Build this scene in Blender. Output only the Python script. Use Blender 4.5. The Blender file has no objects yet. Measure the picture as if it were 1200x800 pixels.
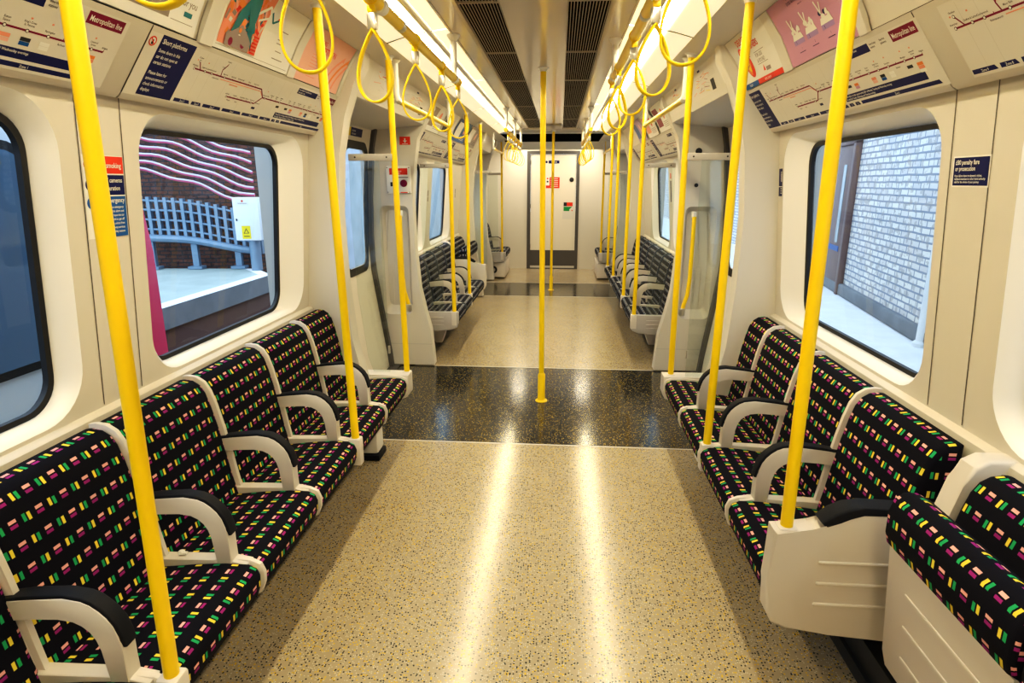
import bpy, bmesh, math, random
from mathutils import Vector, Matrix
from mathutils.geometry import tessellate_polygon
random.seed(7)
PI = math.pi
scn = bpy.context.scene
COL = scn.collection

# ------------------------------------------------------------------ materials
def new_mat(name):
    m = bpy.data.materials.new(name); m.use_nodes = True
    nt = m.node_tree; b = nt.nodes['Principled BSDF']
    return m, nt, b
def pm(name, col, rough=.5, metal=0., spec=.5, coat=0., emit=None, estr=0., bump=0., bscale=200, var=0.):
    m, nt, b = new_mat(name)
    b.inputs['Base Color'].default_value = (*col, 1)
    b.inputs['Roughness'].default_value = rough
    b.inputs['Metallic'].default_value = metal
    b.inputs['Specular IOR Level'].default_value = spec
    b.inputs['Coat Weight'].default_value = coat
    if emit:
        b.inputs['Emission Color'].default_value = (*emit, 1); b.inputs['Emission Strength'].default_value = estr
    if bump or var:
        tc = nt.nodes.new('ShaderNodeTexCoord'); n = nt.nodes.new('ShaderNodeTexNoise')
        n.inputs['Scale'].default_value = bscale; n.inputs['Detail'].default_value = 4
        nt.links.new(tc.outputs['Object'], n.inputs['Vector'])
        if bump:
            bp = nt.nodes.new('ShaderNodeBump'); bp.inputs['Strength'].default_value = bump; bp.inputs['Distance'].default_value = .002
            nt.links.new(n.outputs['Fac'], bp.inputs['Height']); nt.links.new(bp.outputs['Normal'], b.inputs['Normal'])
        if var:
            mx = nt.nodes.new('ShaderNodeMix'); mx.data_type = 'RGBA'
            mx.inputs[6].default_value = (*[c*(1-var) for c in col], 1); mx.inputs[7].default_value = (*[min(1, c*(1+var)) for c in col], 1)
            nt.links.new(n.outputs['Fac'], mx.inputs[0]); nt.links.new(mx.outputs[2], b.inputs['Base Color'])
    return m
class NM:                                   # tiny math-node helper
    def __init__(s, nt): s.nt = nt
    def __call__(s, op, a, b=None, c=None):
        n = s.nt.nodes.new('ShaderNodeMath'); n.operation = op
        for i, v in enumerate((a, b, c)):
            if v is None: continue
            if isinstance(v, (int, float)): n.inputs[i].default_value = v
            else: s.nt.links.new(v, n.inputs[i])
        return n.outputs[0]
def mixcol(nt, fac, a, b):
    mx = nt.nodes.new('ShaderNodeMix'); mx.data_type = 'RGBA'
    nt.links.new(fac, mx.inputs[0])
    for i, v in ((6, a), (7, b)):
        if isinstance(v, tuple): mx.inputs[i].default_value = (*v, 1)
        else: nt.links.new(v, mx.inputs[i])
    return mx.outputs[2]

M = {}
M['cream'] = pm('cream_panel', (.62, .575, .50), .38, bump=.04, bscale=60)
M['cream2'] = pm('cream_moulding', (.66, .625, .56), .34)
M['white'] = pm('white_plastic', (.82, .80, .75), .35)
M['reveal'] = pm('window_surround', (.84, .83, .81), .3)
M['ceil'] = pm('ceiling_gloss', (.58, .53, .46), .14, spec=.6)
M['yellow'] = pm('yellow_enamel', (.95, .63, .003), .33, spec=.4)
M['yellow_strap'] = pm('yellow_strap_rubber', (.86, .60, .008), .5, spec=.25)
M['arm'] = pm('armrest_plastic', (.64, .59, .53), .38)
M['rimdark'] = pm('dark_seat_rim', (.035, .05, .075), .5)
M['pad'] = pm('black_rubber', (.010, .011, .016), .6, bump=.15, bscale=900)
M['seal'] = pm('black_seal', (.008, .008, .009), .5)
M['grey'] = pm('grey_plastic', (.42, .40, .39), .45)
M['lgrey'] = pm('light_grey_metal', (.55, .53, .49), .35, metal=.3)
M['chrome'] = pm('brushed_steel', (.62, .60, .55), .28, metal=.9)
M['dark'] = pm('dark_void', (.006, .006, .006), .9, spec=0.)
M['plinth'] = pm('black_plinth', (.02, .02, .021), .45)
M['doorframe'] = pm('charcoal_trim', (.075, .07, .07), .5)
M['doorpanel'] = pm('door_panel', (.76, .70, .60), .4)
M['slat'] = pm('grille_slat', (.42, .37, .29), .45)
M['navy'] = pm('print_navy', (.007, .010, .085), .4)
M['blue'] = pm('print_blue', (.01, .09, .32), .4)
M['red'] = pm('print_red', (.70, .045, .02), .4)
M['maroon'] = pm('print_maroon', (.20, .008, .045), .4)
M['paper'] = pm('print_white', (.78, .76, .70), .35)
M['paper2'] = pm('poster_paper', (.68, .64, .58), .3)
M['ink'] = pm('print_black', (.03, .03, .035), .45)
M['pink'] = pm('print_pink', (.80, .44, .36), .35)
M['lilac'] = pm('print_lilac', (.55, .28, .42), .35)
M['lilac2'] = pm('print_violet', (.36, .25, .50), .35)
M['orange'] = pm('print_orange', (.80, .24, .06), .4)
M['salmon'] = pm('print_salmon', (.82, .30, .20), .4)
M['teal'] = pm('print_teal', (.03, .17, .21), .4)
M['tgrey'] = pm('print_grey', (.28, .23, .22), .4)
M['lline'] = pm('print_light_line', (.56, .52, .46), .4)
M['green'] = pm('print_green', (.02, .25, .07), .4)
M['pyellow'] = pm('print_yellow', (.85, .65, .03), .4)
for k_ in ('navy','blue','red','maroon','ink','pink','lilac','lilac2','orange','salmon','teal','tgrey','green','pyellow','pad'):
    M[k_].node_tree.nodes['Principled BSDF'].inputs['Specular IOR Level'].default_value = .15
M['photo'] = pm('print_photo_brown', (.26, .21, .17), .4, var=.5, bscale=25)

def fabric(name, base, cols, cu=.0385, cv=.060):
    m, nt, b = new_mat(name)
    uv = nt.nodes.new('ShaderNodeUVMap'); sx = nt.nodes.new('ShaderNodeSeparateXYZ'); nt.links.new(uv.outputs[0], sx.inputs[0])
    q = NM(nt); u = q('DIVIDE', sx.outputs[0], cu); v = q('DIVIDE', sx.outputs[1], cv)
    gu, gv = q('FLOOR', u), q('FLOOR', v); fu, fv = q('SUBTRACT', q('FRACT', u), .5), q('SUBTRACT', q('FRACT', v), .5)
    par = q('FLOORED_MODULO', gu, 2.)
    flip = q('FLOORED_MODULO', q('ADD', gv, q('FLOOR', q('MULTIPLY', u, .5))), 2.)
    # tall pair (two bars side by side) and flat pair (two bars stacked)
    def bar(x, y, cx, cy, hx, hy):
        return q('MULTIPLY', q('LESS_THAN', q('ABSOLUTE', q('SUBTRACT', x, cx)), hx), q('LESS_THAN', q('ABSOLUTE', q('SUBTRACT', y, cy)), hy))
    a1, a2 = bar(fu, fv, -.175, .015, .115, .175), bar(fu, fv, .175, -.015, .115, .175)
    b1, b2 = bar(fu, fv, .0, .115, .27, .072), bar(fu, fv, -.0, -.105, .27, .072)
    np_ = q('SUBTRACT', 1., par)
    cA = mixcol(nt, flip, cols[0], cols[1]); cB = mixcol(nt, flip, cols[1], cols[0])
    c = mixcol(nt, q('MULTIPLY', a1, par), base, cA); c = mixcol(nt, q('MULTIPLY', a2, par), c, cB)
    c = mixcol(nt, q('MULTIPLY', b1, np_), c, cols[2]); c = mixcol(nt, q('MULTIPLY', b2, np_), c, cols[3])
    nt.links.new(c, b.inputs['Base Color'])
    b.inputs['Roughness'].default_value = .85; b.inputs['Specular IOR Level'].default_value = .12
    b.inputs['Sheen Weight'].default_value = .0
    tc = nt.nodes.new('ShaderNodeTexCoord'); n = nt.nodes.new('ShaderNodeTexNoise'); n.inputs['Scale'].default_value = 700
    nt.links.new(tc.outputs['Object'], n.inputs['Vector'])
    bp = nt.nodes.new('ShaderNodeBump'); bp.inputs['Strength'].default_value = .3; bp.inputs['Distance'].default_value = .002
    nt.links.new(n.outputs['Fac'], bp.inputs['Height']); nt.links.new(bp.outputs['Normal'], b.inputs['Normal'])
    return m
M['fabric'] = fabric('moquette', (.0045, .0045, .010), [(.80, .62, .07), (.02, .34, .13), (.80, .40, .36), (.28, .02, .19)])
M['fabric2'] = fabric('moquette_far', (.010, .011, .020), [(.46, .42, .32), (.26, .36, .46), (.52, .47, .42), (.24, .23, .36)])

def floor_mat(name, base, flecks, scale, rough):
    m, nt, b = new_mat(name)
    tc = nt.nodes.new('ShaderNodeTexCoord'); q = NM(nt)
    c = base
    n0 = nt.nodes.new('ShaderNodeTexNoise'); n0.inputs['Scale'].default_value = 3.; nt.links.new(tc.outputs['Object'], n0.inputs['Vector'])
    c = mixcol(nt, n0.outputs['Fac'], tuple(x*.88 for x in base), tuple(min(1, x*1.12) for x in base))
    for i, (col, p, r) in enumerate(flecks):
        vo = nt.nodes.new('ShaderNodeTexVoronoi'); vo.inputs['Scale'].default_value = scale*(1+.23*i)
        vo.voronoi_dimensions = '2D'
        nt.links.new(tc.outputs['Object'], vo.inputs['Vector'])
        s = nt.nodes.new('ShaderNodeSeparateColor'); nt.links.new(vo.outputs['Color'], s.inputs[0])
        f = q('MULTIPLY', q('LESS_THAN', vo.outputs['Distance'], r), q('LESS_THAN', s.outputs[0], p))
        c = mixcol(nt, f, c, col)
    nt.links.new(c, b.inputs['Base Color'])
    n = nt.nodes.new('ShaderNodeTexNoise'); n.inputs['Scale'].default_value = 9; n.inputs['Detail'].default_value = 5
    nt.links.new(tc.outputs['Object'], n.inputs['Vector'])
    nt.links.new(q('MULTIPLY_ADD', n.outputs['Fac'], .10, rough-.05), b.inputs['Roughness'])
    b.inputs['Specular IOR Level'].default_value = .55
    n2 = nt.nodes.new('ShaderNodeTexNoise'); n2.inputs['Scale'].default_value = 60
    nt.links.new(tc.outputs['Object'], n2.inputs['Vector'])
    bp = nt.nodes.new('ShaderNodeBump'); bp.inputs['Strength'].default_value = .08; bp.inputs['Distance'].default_value = .002
    nt.links.new(n2.outputs['Fac'], bp.inputs['Height']); nt.links.new(bp.outputs['Normal'], b.inputs['Normal'])
    return m
M['floor'] = floor_mat('floor_beige', (.37, .305, .21), [((.03, .035, .035), .30, .30), ((.62, .40, .03), .16, .36), ((.55, .50, .40), .25, .3)], 95, .18)
M['floor_dark'] = floor_mat('floor_charcoal', (.014, .015, .017), [((.62, .44, .06), .20, .30), ((.10, .11, .12), .35, .34)], 105, .15)

def light_mat(name, col, strength, peak=30., tube=.0):
    m, nt, b = new_mat(name)
    tc = nt.nodes.new('ShaderNodeTexCoord'); s = nt.nodes.new('ShaderNodeSeparateXYZ'); nt.links.new(tc.outputs['Object'], s.inputs[0])
    q = NM(nt)
    gx = q('LESS_THAN', q('FRACT', q('MULTIPLY', s.outputs[0], 95.)), .22); gy = q('LESS_THAN', q('FRACT', q('MULTIPLY', s.outputs[1], 95.)), .22)
    g = q('MAXIMUM', gx, gy)
    # fluorescent tube behind the diffuser: brightest along a line, dimmer towards the edges
    a_ = q('SUBTRACT', q('ABSOLUTE', s.outputs[0]), tube); core = q('POWER', 2.718, q('MULTIPLY', q('MULTIPLY', a_, a_), -1./(2*.0115**2)))
    st = q('MULTIPLY', q('SUBTRACT', 1., q('MULTIPLY', g, .35)), q('MULTIPLY_ADD', core, peak, strength))
    b.inputs['Base Color'].default_value = (.7, .65, .5, 1); b.inputs['Emission Color'].default_value = (*col, 1)
    nt.links.new(st, b.inputs['Emission Strength'])
    return m
M['lamp'] = light_mat('diffuser_glow', (1., .85, .54), 1.0, 128.)
M['lampfill'] = light_mat('added_end_glow', (1., .87, .64), 38., 0.)  # strong even glow for the added fill panels at the car end
M['lampin'] = pm('inner_light_strip', (.8, .75, .6), .4, emit=(1., .83, .52), estr=1.1)

def glass_mat(name, tint, refl=.06):
    m = bpy.data.materials.new(name); m.use_nodes = True; nt = m.node_tree
    for n in list(nt.nodes):
        if n.type != 'OUTPUT_MATERIAL': nt.nodes.remove(n)
    out = [n for n in nt.nodes if n.type == 'OUTPUT_MATERIAL'][0]
    t = nt.nodes.new('ShaderNodeBsdfTransparent'); t.inputs[0].default_value = (*tint, 1)
    g = nt.nodes.new('ShaderNodeBsdfGlossy'); g.inputs['Roughness'].default_value = .02
    lw = nt.nodes.new('ShaderNodeLayerWeight'); lw.inputs['Blend'].default_value = .5; q = NM(nt)
    fac = q('MULTIPLY_ADD', q('POWER', lw.outputs['Facing'], 5.), .6, refl*.6)
    mx = nt.nodes.new('ShaderNodeMixShader'); nt.links.new(fac, mx.inputs[0])
    nt.links.new(t.outputs[0], mx.inputs[1]); nt.links.new(g.outputs[0], mx.inputs[2]); nt.links.new(mx.outputs[0], out.inputs[0])
    return m
M['glass'] = glass_mat('window_glass', (.86, .93, 1.))
M['clear'] = glass_mat('screen_glass', (.93, .96, .94))

def brick_mat(name, c1, c2, mort, rough=.9, warp=.02):
    m, nt, b = new_mat(name); L = nt.links.new
    tc = nt.nodes.new('ShaderNodeUVMap'); br = nt.nodes.new('ShaderNodeTexBrick')
    nz = nt.nodes.new('ShaderNodeTexNoise'); nz.inputs['Scale'].default_value = 4.; L(tc.outputs[0], nz.inputs['Vector'])
    va = nt.nodes.new('ShaderNodeVectorMath'); va.operation = 'MULTIPLY_ADD'
    L(nz.outputs['Color'], va.inputs[0]); va.inputs[1].default_value = (warp, warp, 0); L(tc.outputs[0], va.inputs[2])
    L(va.outputs[0], br.inputs['Vector'])
    br.inputs['Color1'].default_value = (*c1, 1); br.inputs['Color2'].default_value = (*c2, 1); br.inputs['Mortar'].default_value = (*mort, 1)
    br.inputs['Scale'].default_value = 1.; br.inputs['Mortar Size'].default_value = .013; br.inputs['Mortar Smooth'].default_value = .3; br.inputs['Bias'].default_value = -.2
    br.inputs['Brick Width'].default_value = .215; br.inputs['Row Height'].default_value = .078
    n2 = nt.nodes.new('ShaderNodeTexNoise'); n2.inputs['Scale'].default_value = 9; n2.inputs['Detail'].default_value = 5; L(tc.outputs[0], n2.inputs['Vector'])
    q = NM(nt); c = mixcol(nt, q('MULTIPLY', q('GREATER_THAN', n2.outputs['Fac'], .56), .55), br.outputs['Color'], tuple(x*.55 for x in c2))
    L(c, b.inputs['Base Color']); b.inputs['Roughness'].default_value = rough
    bp = nt.nodes.new('ShaderNodeBump'); bp.inputs['Strength'].default_value = .6; bp.inputs['Distance'].default_value = .012; bp.invert = True
    L(br.outputs['Fac'], bp.inputs['Height']); L(bp.outputs['Normal'], b.inputs['Normal'])
    return m
M['brick_pale'] = brick_mat('pale_stock_brick', (.92, .88, .80), (.70, .66, .65), (.32, .34, .41))
M['brick_red'] = brick_mat('dark_red_brick', (.20, .085, .055), (.11, .06, .05), (.055, .055, .06))
M['pave'] = pm('pale_paving', (.85, .85, .84), .8, var=.12, bscale=4)
M['plat'] = pm('platform_surface', (.40, .46, .42), .8, var=.25, bscale=2)
M['edge'] = pm('platform_white_edge', (.88, .88, .86), .7)
M['conc'] = pm('stained_concrete', (.20, .21, .22), .9, var=.3, bscale=3)
M['ballast'] = pm('track_ballast', (.10, .09, .085), .95, var=.5, bscale=14)
M['hoard'] = pm('weathered_hoarding', (.50, .55, .60), .8, var=.3, bscale=2)
M['galv'] = pm('galvanised_steel', (.20, .28, .37), .45, metal=.3, var=.15, bscale=5)
M['cable'] = pm('magenta_cable', (.62, .10, .20), .45)
M['cablew'] = pm('pale_cable', (.75, .68, .74), .45)
M['train_white'] = pm('train_body_white', (.62, .68, .74), .35)
M['train_red'] = pm('train_red', (.85, .04, .14), .35)
M['train_glass'] = pm('train_dark_glass', (.07, .15, .25), .06, spec=.8)
M['cabinet'] = pm('cabinet_white', (.80, .82, .84), .45)
M['wood'] = pm('brown_painted_door', (.17, .10, .085), .5, var=.2, bscale=5)
M['woodpane'] = pm('door_slit_pane', (.22, .28, .30), .2)

# ------------------------------------------------------------------ mesh builder
class MB:
    def __init__(s): s.bm = bmesh.new(); s.uv = s.bm.loops.layers.uv.new('UVMap'); s.mi = 0
    def _f(s, vs, uvs=None):
        try: f = s.bm.faces.new(vs)
        except ValueError: return None
        f.material_index = s.mi; f.smooth = True
        if uvs:
            for l, w in zip(f.loops, uvs): l[s.uv].uv = w
        return f
    def poly(s, pts, uvs=None): return s._f([s.bm.verts.new(p) for p in pts], uvs)
    def box(s, x0, x1, y0, y1, z0, z1, bev=0., seg=2):
        if x0 > x1: x0, x1 = x1, x0
        vs = [s.bm.verts.new((x, y, z)) for x in (x0, x1) for y in (y0, y1) for z in (z0, z1)]
        fs = [s._f([vs[i] for i in q]) for q in ((0,1,3,2),(4,6,7,5),(0,4,5,1),(2,3,7,6),(0,2,6,4),(1,5,7,3))]
        if bev:
            es = list({e for f in fs for e in f.edges})
            r = bmesh.ops.bevel(s.bm, geom=es, offset=bev, segments=seg, affect='EDGES', profile=.5)
            for f in r['faces']: f.material_index = s.mi; f.smooth = True
        return s
    def tube(s, pts, r, seg=14, caps=True, closed=False):
        pts = [Vector(p) for p in pts]; n = len(pts); rings = []
        rr = r if isinstance(r, (list, tuple)) else [r]*n
        up = None
        for i, p in enumerate(pts):
            a = pts[i-1] if (i or closed) else p; b = pts[(i+1) % n] if (i < n-1 or closed) else p
            t = (b-a).normalized()
            if up is None: up = Vector((0,0,1)) if abs(t.z) < .9 else Vector((1,0,0))
            x = t.cross(up); x.normalize(); y = x.cross(t); up = y
            rings.append([s.bm.verts.new(p + (x*math.cos(2*PI*k/seg) + y*math.sin(2*PI*k/seg))*rr[i]) for k in range(seg)])
        for i in range(n if closed else n-1):
            A, B = rings[i], rings[(i+1) % n]
            for k in range(seg): s._f([A[k], A[(k+1) % seg], B[(k+1) % seg], B[k]])
        if caps and not closed:
            s._f(rings[0]); s._f(rings[-1][::-1])
        return s
    def lathe(s, prof, c, axis='z', seg=20):
        c = Vector(c); rings = []
        for r, h in prof:
            ring = []
            for k in range(seg):
                a = 2*PI*k/seg; u, v = max(r, 1e-4)*math.cos(a), max(r, 1e-4)*math.sin(a)
                d = {'z': (u, v, h), 'y': (u, h, v), 'x': (h, u, v)}[axis]
                ring.append(s.bm.verts.new(c + Vector(d)))
            rings.append(ring)
        for A, B in zip(rings, rings[1:]):
            for k in range(seg): s._f([A[k], A[(k+1) % seg], B[(k+1) % seg], B[k]])
        s._f(rings[0]); s._f(rings[-1][::-1])
        return s
    def prism(s, poly, y0, y1, sx=1, ox=0., bev=0., seg=2):
        """polygon of (d,z), x = sx*d - ox, extruded along y"""
        A = [s.bm.verts.new((sx*d-ox, y0, z)) for d, z in poly]; B = [s.bm.verts.new((sx*d-ox, y1, z)) for d, z in poly]
        n = len(poly); fa = s._f(A); fb = s._f(B[::-1]); fs = [fa, fb]
        for i in range(n): fs.append(s._f([A[i], A[(i+1) % n], B[(i+1) % n], B[i]]))
        if bev:
            es = list({e for f in (fa, fb) for e in f.edges})
            r = bmesh.ops.bevel(s.bm, geom=es, offset=bev, segments=seg, affect='EDGES', profile=.5)
            for f in r['faces']: f.material_index = s.mi; f.smooth = True
        return s
    def sheet(s, prof, y0, y1, sx=1, ox=0., ny=1):
        """open strip of (d,z) points swept along y"""
        rows = [[s.bm.verts.new((sx*d-ox, y0+(y1-y0)*j/ny, z)) for d, z in prof] for j in range(ny+1)]
        for j in range(ny):
            for i in range(len(prof)-1): s._f([rows[j][i], rows[j][i+1], rows[j+1][i+1], rows[j+1][i]])
        return s
    def padded(s, prof, y0, y1, r, sx=1, ox=0., uo=0., vo=0.):
        """closed cushion profile with rounded ends, UVs in metres"""
        n = len(prof); P = [Vector(p) for p in prof]
        area = sum(P[i].x*P[(i+1) % n].y - P[(i+1) % n].x*P[i].y for i in range(n))
        sg = 1 if area > 0 else -1
        N = []
        for i in range(n):
            t = (P[(i+1) % n]-P[i-1]).normalized(); N.append(Vector((-t.y, t.x))*sg)
        L = [0.]
        for i in range(n): L.append(L[-1]+(P[(i+1) % n]-P[i]).length)
        sl = []
        for k in range(5):
            a = PI/2*k/4; sl.append((y0+r*(1-math.sin(a)), r*(1-math.cos(a))))
        sl = sorted([(y0 + r*(1-math.cos(PI/2*k/4)), r*(1-math.sin(PI/2*k/4))) for k in range(5)]); sl2 = [(y0+y1-y, i) for y, i in sl][::-1]
        sl = sl + sl2
        rings = [[s.bm.verts.new((sx*(P[i]+N[i]*ins).x-ox, y, (P[i]+N[i]*ins).y)) for i in range(n)] for y, ins in sl]
        for j in range(len(sl)-1):
            ya, yb = sl[j][0]+uo, sl[j+1][0]+uo
            for i in range(n):
                k = (i+1) % n
                s._f([rings[j][i], rings[j][k], rings[j+1][k], rings[j+1][i]], [(ya, L[i]+vo), (ya, L[i+1]+vo), (yb, L[i+1]+vo), (yb, L[i]+vo)])
        for ring in (rings[0], rings[-1][::-1]):
            f = s._f(ring)
            if f:
                for l in f.loops: l[s.uv].uv = (l.vert.co.x, l.vert.co.z)
        return s
    def band(s, pts, nrm, w, t, M4=None):
        """flat strap: path pts (closed loop in a plane), strap width along nrm"""
        n = len(pts); P = [Vector(p) for p in pts]; nrm = Vector(nrm); rings = []
        for i in range(n):
            a = P[max(0, i-1)]; b = P[min(n-1, i+1)]; tg = (b-a).normalized(); o = tg.cross(nrm).normalized()
            rings.append([s.bm.verts.new(P[i]+o*(sa*t/2)+nrm*(sb*w/2)) for sa, sb in ((1,-.8),(1,.8),(.6,1),(-.6,1),(-1,.8),(-1,-.8),(-.6,-1),(.6,-1))])
        for A, B in zip(rings, rings[1:]):
            for k in range(8): s._f([A[k], A[(k+1) % 8], B[(k+1) % 8], B[k]])
        s._f(rings[0]); s._f(rings[-1][::-1])
        return s
    def plate(s, outer, holes, fmap, cuts=()):
        """planar (a,b) polygon with holes, bisected at given b levels, then mapped to 3d"""
        loops = [[Vector((a, b, 0)) for a, b in outer]] + [[Vector((a, b, 0)) for a, b in h] for h in holes]
        flat = [p for l in loops for p in l]; t = bmesh.new()
        vs = [t.verts.new(p) for p in flat]
        for tri in tessellate_polygon(loops):
            try: t.faces.new([vs[i] for i in tri])
            except ValueError: pass
        for b in cuts:
            bmesh.ops.bisect_plane(t, geom=list(t.verts)+list(t.edges)+list(t.faces), plane_co=(0, b, 0), plane_no=(0, 1, 0))
        mp = {v: s.bm.verts.new(fmap(v.co.x, v.co.y)) for v in t.verts}
        for f in t.faces: s._f([mp[v] for v in f.verts], [(v.co.x, v.co.y) for v in f.verts])
        t.free(); return s
    def bridge(s, la, lb):
        """two 3d loops of equal length"""
        A = [s.bm.verts.new(p) for p in la]; B = [s.bm.verts.new(p) for p in lb]; n = len(A)
        for i in range(n): s._f([A[i], A[(i+1) % n], B[(i+1) % n], B[i]])
        return s
    def build(s, name, mat, parent=None, loc=None, ang=35, fix=True):
        me = bpy.data.meshes.new(name)
        if fix: bmesh.ops.recalc_face_normals(s.bm, faces=s.bm.faces)
        s.bm.to_mesh(me); s.bm.free()
        for m in (mat if isinstance(mat, (list, tuple)) else [mat]): me.materials.append(M[m] if isinstance(m, str) else m)
        me.set_sharp_from_angle(angle=math.radians(ang))
        o = bpy.data.objects.new(name, me); COL.objects.link(o)
        if parent: o.parent = parent
        if loc: o.location = loc
        return o

def tag(o, label, cat, group=None):
    o['label'] = label; o['category'] = cat
    if group: o['group'] = group
    return o
def struct(o): o['kind'] = 'structure'; return o
def thing(name, loc, label, cat, group=None, rz=0.):
    o = bpy.data.objects.new(name, None); COL.objects.link(o); o.location = loc; o.rotation_euler = (0, 0, rz)
    o.empty_display_size = .1
    return tag(o, label, cat, group)
def dup(root, loc, label, rz=None):
    r = root.copy(); COL.objects.link(r); r.location = loc
    if rz is not None: r.rotation_euler = (0, 0, rz)
    r['label'] = label
    for ch in list(root.children):
        c = ch.copy(); COL.objects.link(c); c.parent = r
        for g in list(ch.children):
            d = g.copy(); COL.objects.link(d); d.parent = c
    return r
def rrect(a0, a1, b0, b1, r, seg=6):
    pts = []
    for cx, cy, st in ((a1-r, b1-r, 0), (a0+r, b1-r, 90), (a0+r, b0+r, 180), (a1-r, b0+r, 270)):
        for k in range(seg+1):
            an = math.radians(st+90*k/seg); pts.append((cx+r*math.cos(an), cy+r*math.sin(an)))
    return pts
SIDE = {-1: 'left', 1: 'right'}
ORD = ['first', 'second', 'third', 'fourth', 'fifth', 'sixth', 'seventh', 'eighth', 'ninth', 'tenth']

# ------------------------------------------------------------------ printed graphics on a mapped surface
_tc = {}
def text_tris(txt):
    if txt in _tc: return _tc[txt]
    cu = bpy.data.curves.new('t', 'FONT'); cu.body = txt; cu.size = 1.; cu.resolution_u = 2; cu.offset = .012
    o = bpy.data.objects.new('t', cu); COL.objects.link(o)
    dg = bpy.context.evaluated_depsgraph_get(); me = o.evaluated_get(dg).to_mesh()
    vs = [(v.co.x, v.co.y) for v in me.vertices]; fs = [tuple(p.vertices) for p in me.polygons]
    o.evaluated_get(dg).to_mesh_clear(); bpy.data.objects.remove(o); bpy.data.curves.remove(cu)
    w = max([v[0] for v in vs], default=0.); _tc[txt] = (vs, fs, w); return _tc[txt]
class Flat:
    def __init__(s, fmap, mats): s.f = fmap; s.mats = mats; s.mb = MB(); s.n = 0
    def m(s, name):
        if name not in s.mats: s.mats.append(name)
        s.mb.mi = s.mats.index(name)
    def quad(s, pts, mat, n):
        s.m(mat); s.mb.poly([s.f(u, v, n) for u, v in pts])
    def rect(s, u0, v0, u1, v1, mat, n=.0006, sub=1):
        for i in range(sub):
            a, b = v0+(v1-v0)*i/sub, v0+(v1-v0)*(i+1)/sub
            s.quad([(u0, a), (u1, a), (u1, b), (u0, b)], mat, n)
    def line(s, u0, v0, u1, v1, w, mat, n=.0010):
        dx, dy = u1-u0, v1-v0; L = math.hypot(dx, dy); px, py = -dy/L*w/2, dx/L*w/2
        s.quad([(u0-px, v0-py), (u1-px, v1-py), (u1+px, v1+py), (u0+px, v0+py)], mat, n)
    def disc(s, u, v, r, mat, n=.0012, seg=16, sy=1., rot=0.):
        c, q = math.cos(rot), math.sin(rot)
        s.quad([(u+r*(math.cos(2*PI*k/seg)*c - sy*math.sin(2*PI*k/seg)*q), v+r*(math.cos(2*PI*k/seg)*q + sy*math.sin(2*PI*k/seg)*c)) for k in range(seg)], mat, n)
    def text(s, u, v, txt, h, mat, al='l', width=None, sxx=.86, n=.0014, rot=0.):
        vs, fs, w = text_tris(txt); k = h/.72; kx = k*sxx
        if width and w*kx > width: kx = width/w
        off = {'l': 0, 'c': -w*kx/2, 'r': -w*kx}[al]; c, q = math.cos(rot), math.sin(rot)
        s.m(mat); P = []
        for x, y in vs:
            a, b = x*kx+off, y*k
            P.append(s.mb.bm.verts.new(s.f(u+a*c-b*q, v+a*q+b*c, n)))
        for f in fs: s.mb._f([P[i] for i in f])
    def build(s, name): return s.mb.build(name, s.mats, ang=20, fix=False)
def surf(prof, sd, y0):
    """map (u along the wall left-to-right as seen, v up along profile, n off the face)"""
    seg = []; acc = 0.
    for a, b in zip(prof, prof[1:]):
        L = math.hypot(b[0]-a[0], b[1]-a[1]); seg.append((acc, L, a, b)); acc += L
    def f(u, v, n):
        for t0, L, a, b in seg:
            if v <= t0+L+1e-9 or (t0, L, a, b) == seg[-1]: break
        k = (v-t0)/L; td, tz = (b[0]-a[0])/L, (b[1]-a[1])/L
        d = a[0]+(b[0]-a[0])*k - tz*n; z = a[1]+(b[1]-a[1])*k + td*n
        return Vector((sd*d, y0+u if sd < 0 else y0-u, z))
    return f
def facing(y, sx0, z0):                       # plane facing the camera (-y)
    return lambda u, v, n: Vector((sx0+u, y-n, z0+v))

# ================================================================== SETTING
YB, YE = -1.3, 11.65                      # car body from behind the camera to the end wall
def wd(z): return 1.325-.085*(z-.9)       # inner wall leans in towards the roof
# floor
mb = MB()
for i, (a, b) in enumerate(((YB, 3.53), (3.53, 5.17), (5.17, 8.70), (8.70, 9.92), (9.92, YE))):
    mb.mi = i % 2
    mb.box(-1.5, 1.5, a, b, -.06, 0)
struct(mb.build('floor', ['floor', 'floor_dark']))
# thin pale joints between the floor coverings
for i, y in enumerate((3.53, 5.17, 8.70, 9.92)):
    struct(MB().box(-1.17, 1.17, y-.006, y+.006, 0, .0015).build('trim_%d' % (i+1), 'lline'))
TRIM = [5]
def trim(mb, mat, **k):
    o = mb.build('trim_%d' % TRIM[0], mat, **k); TRIM[0] += 1; return struct(o)

# ceiling: glossy centre, cove strips, roof skin above
mb = MB()
mb.box(-.145, .145, YB, 9.0, 2.36, 2.40); 
for s in (-1, 1): mb.box(s*.345, s*.435, YB, 9.0, 2.36, 2.40)
mb.box(-1.6, 1.6, YB, YE+.1, 2.52, 2.56)
for s in (-1, 1): mb.box(s*.345, s*.145, YB, 9.0, 2.44, 2.46)
struct(mb.build('ceiling', 'ceil'))

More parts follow.
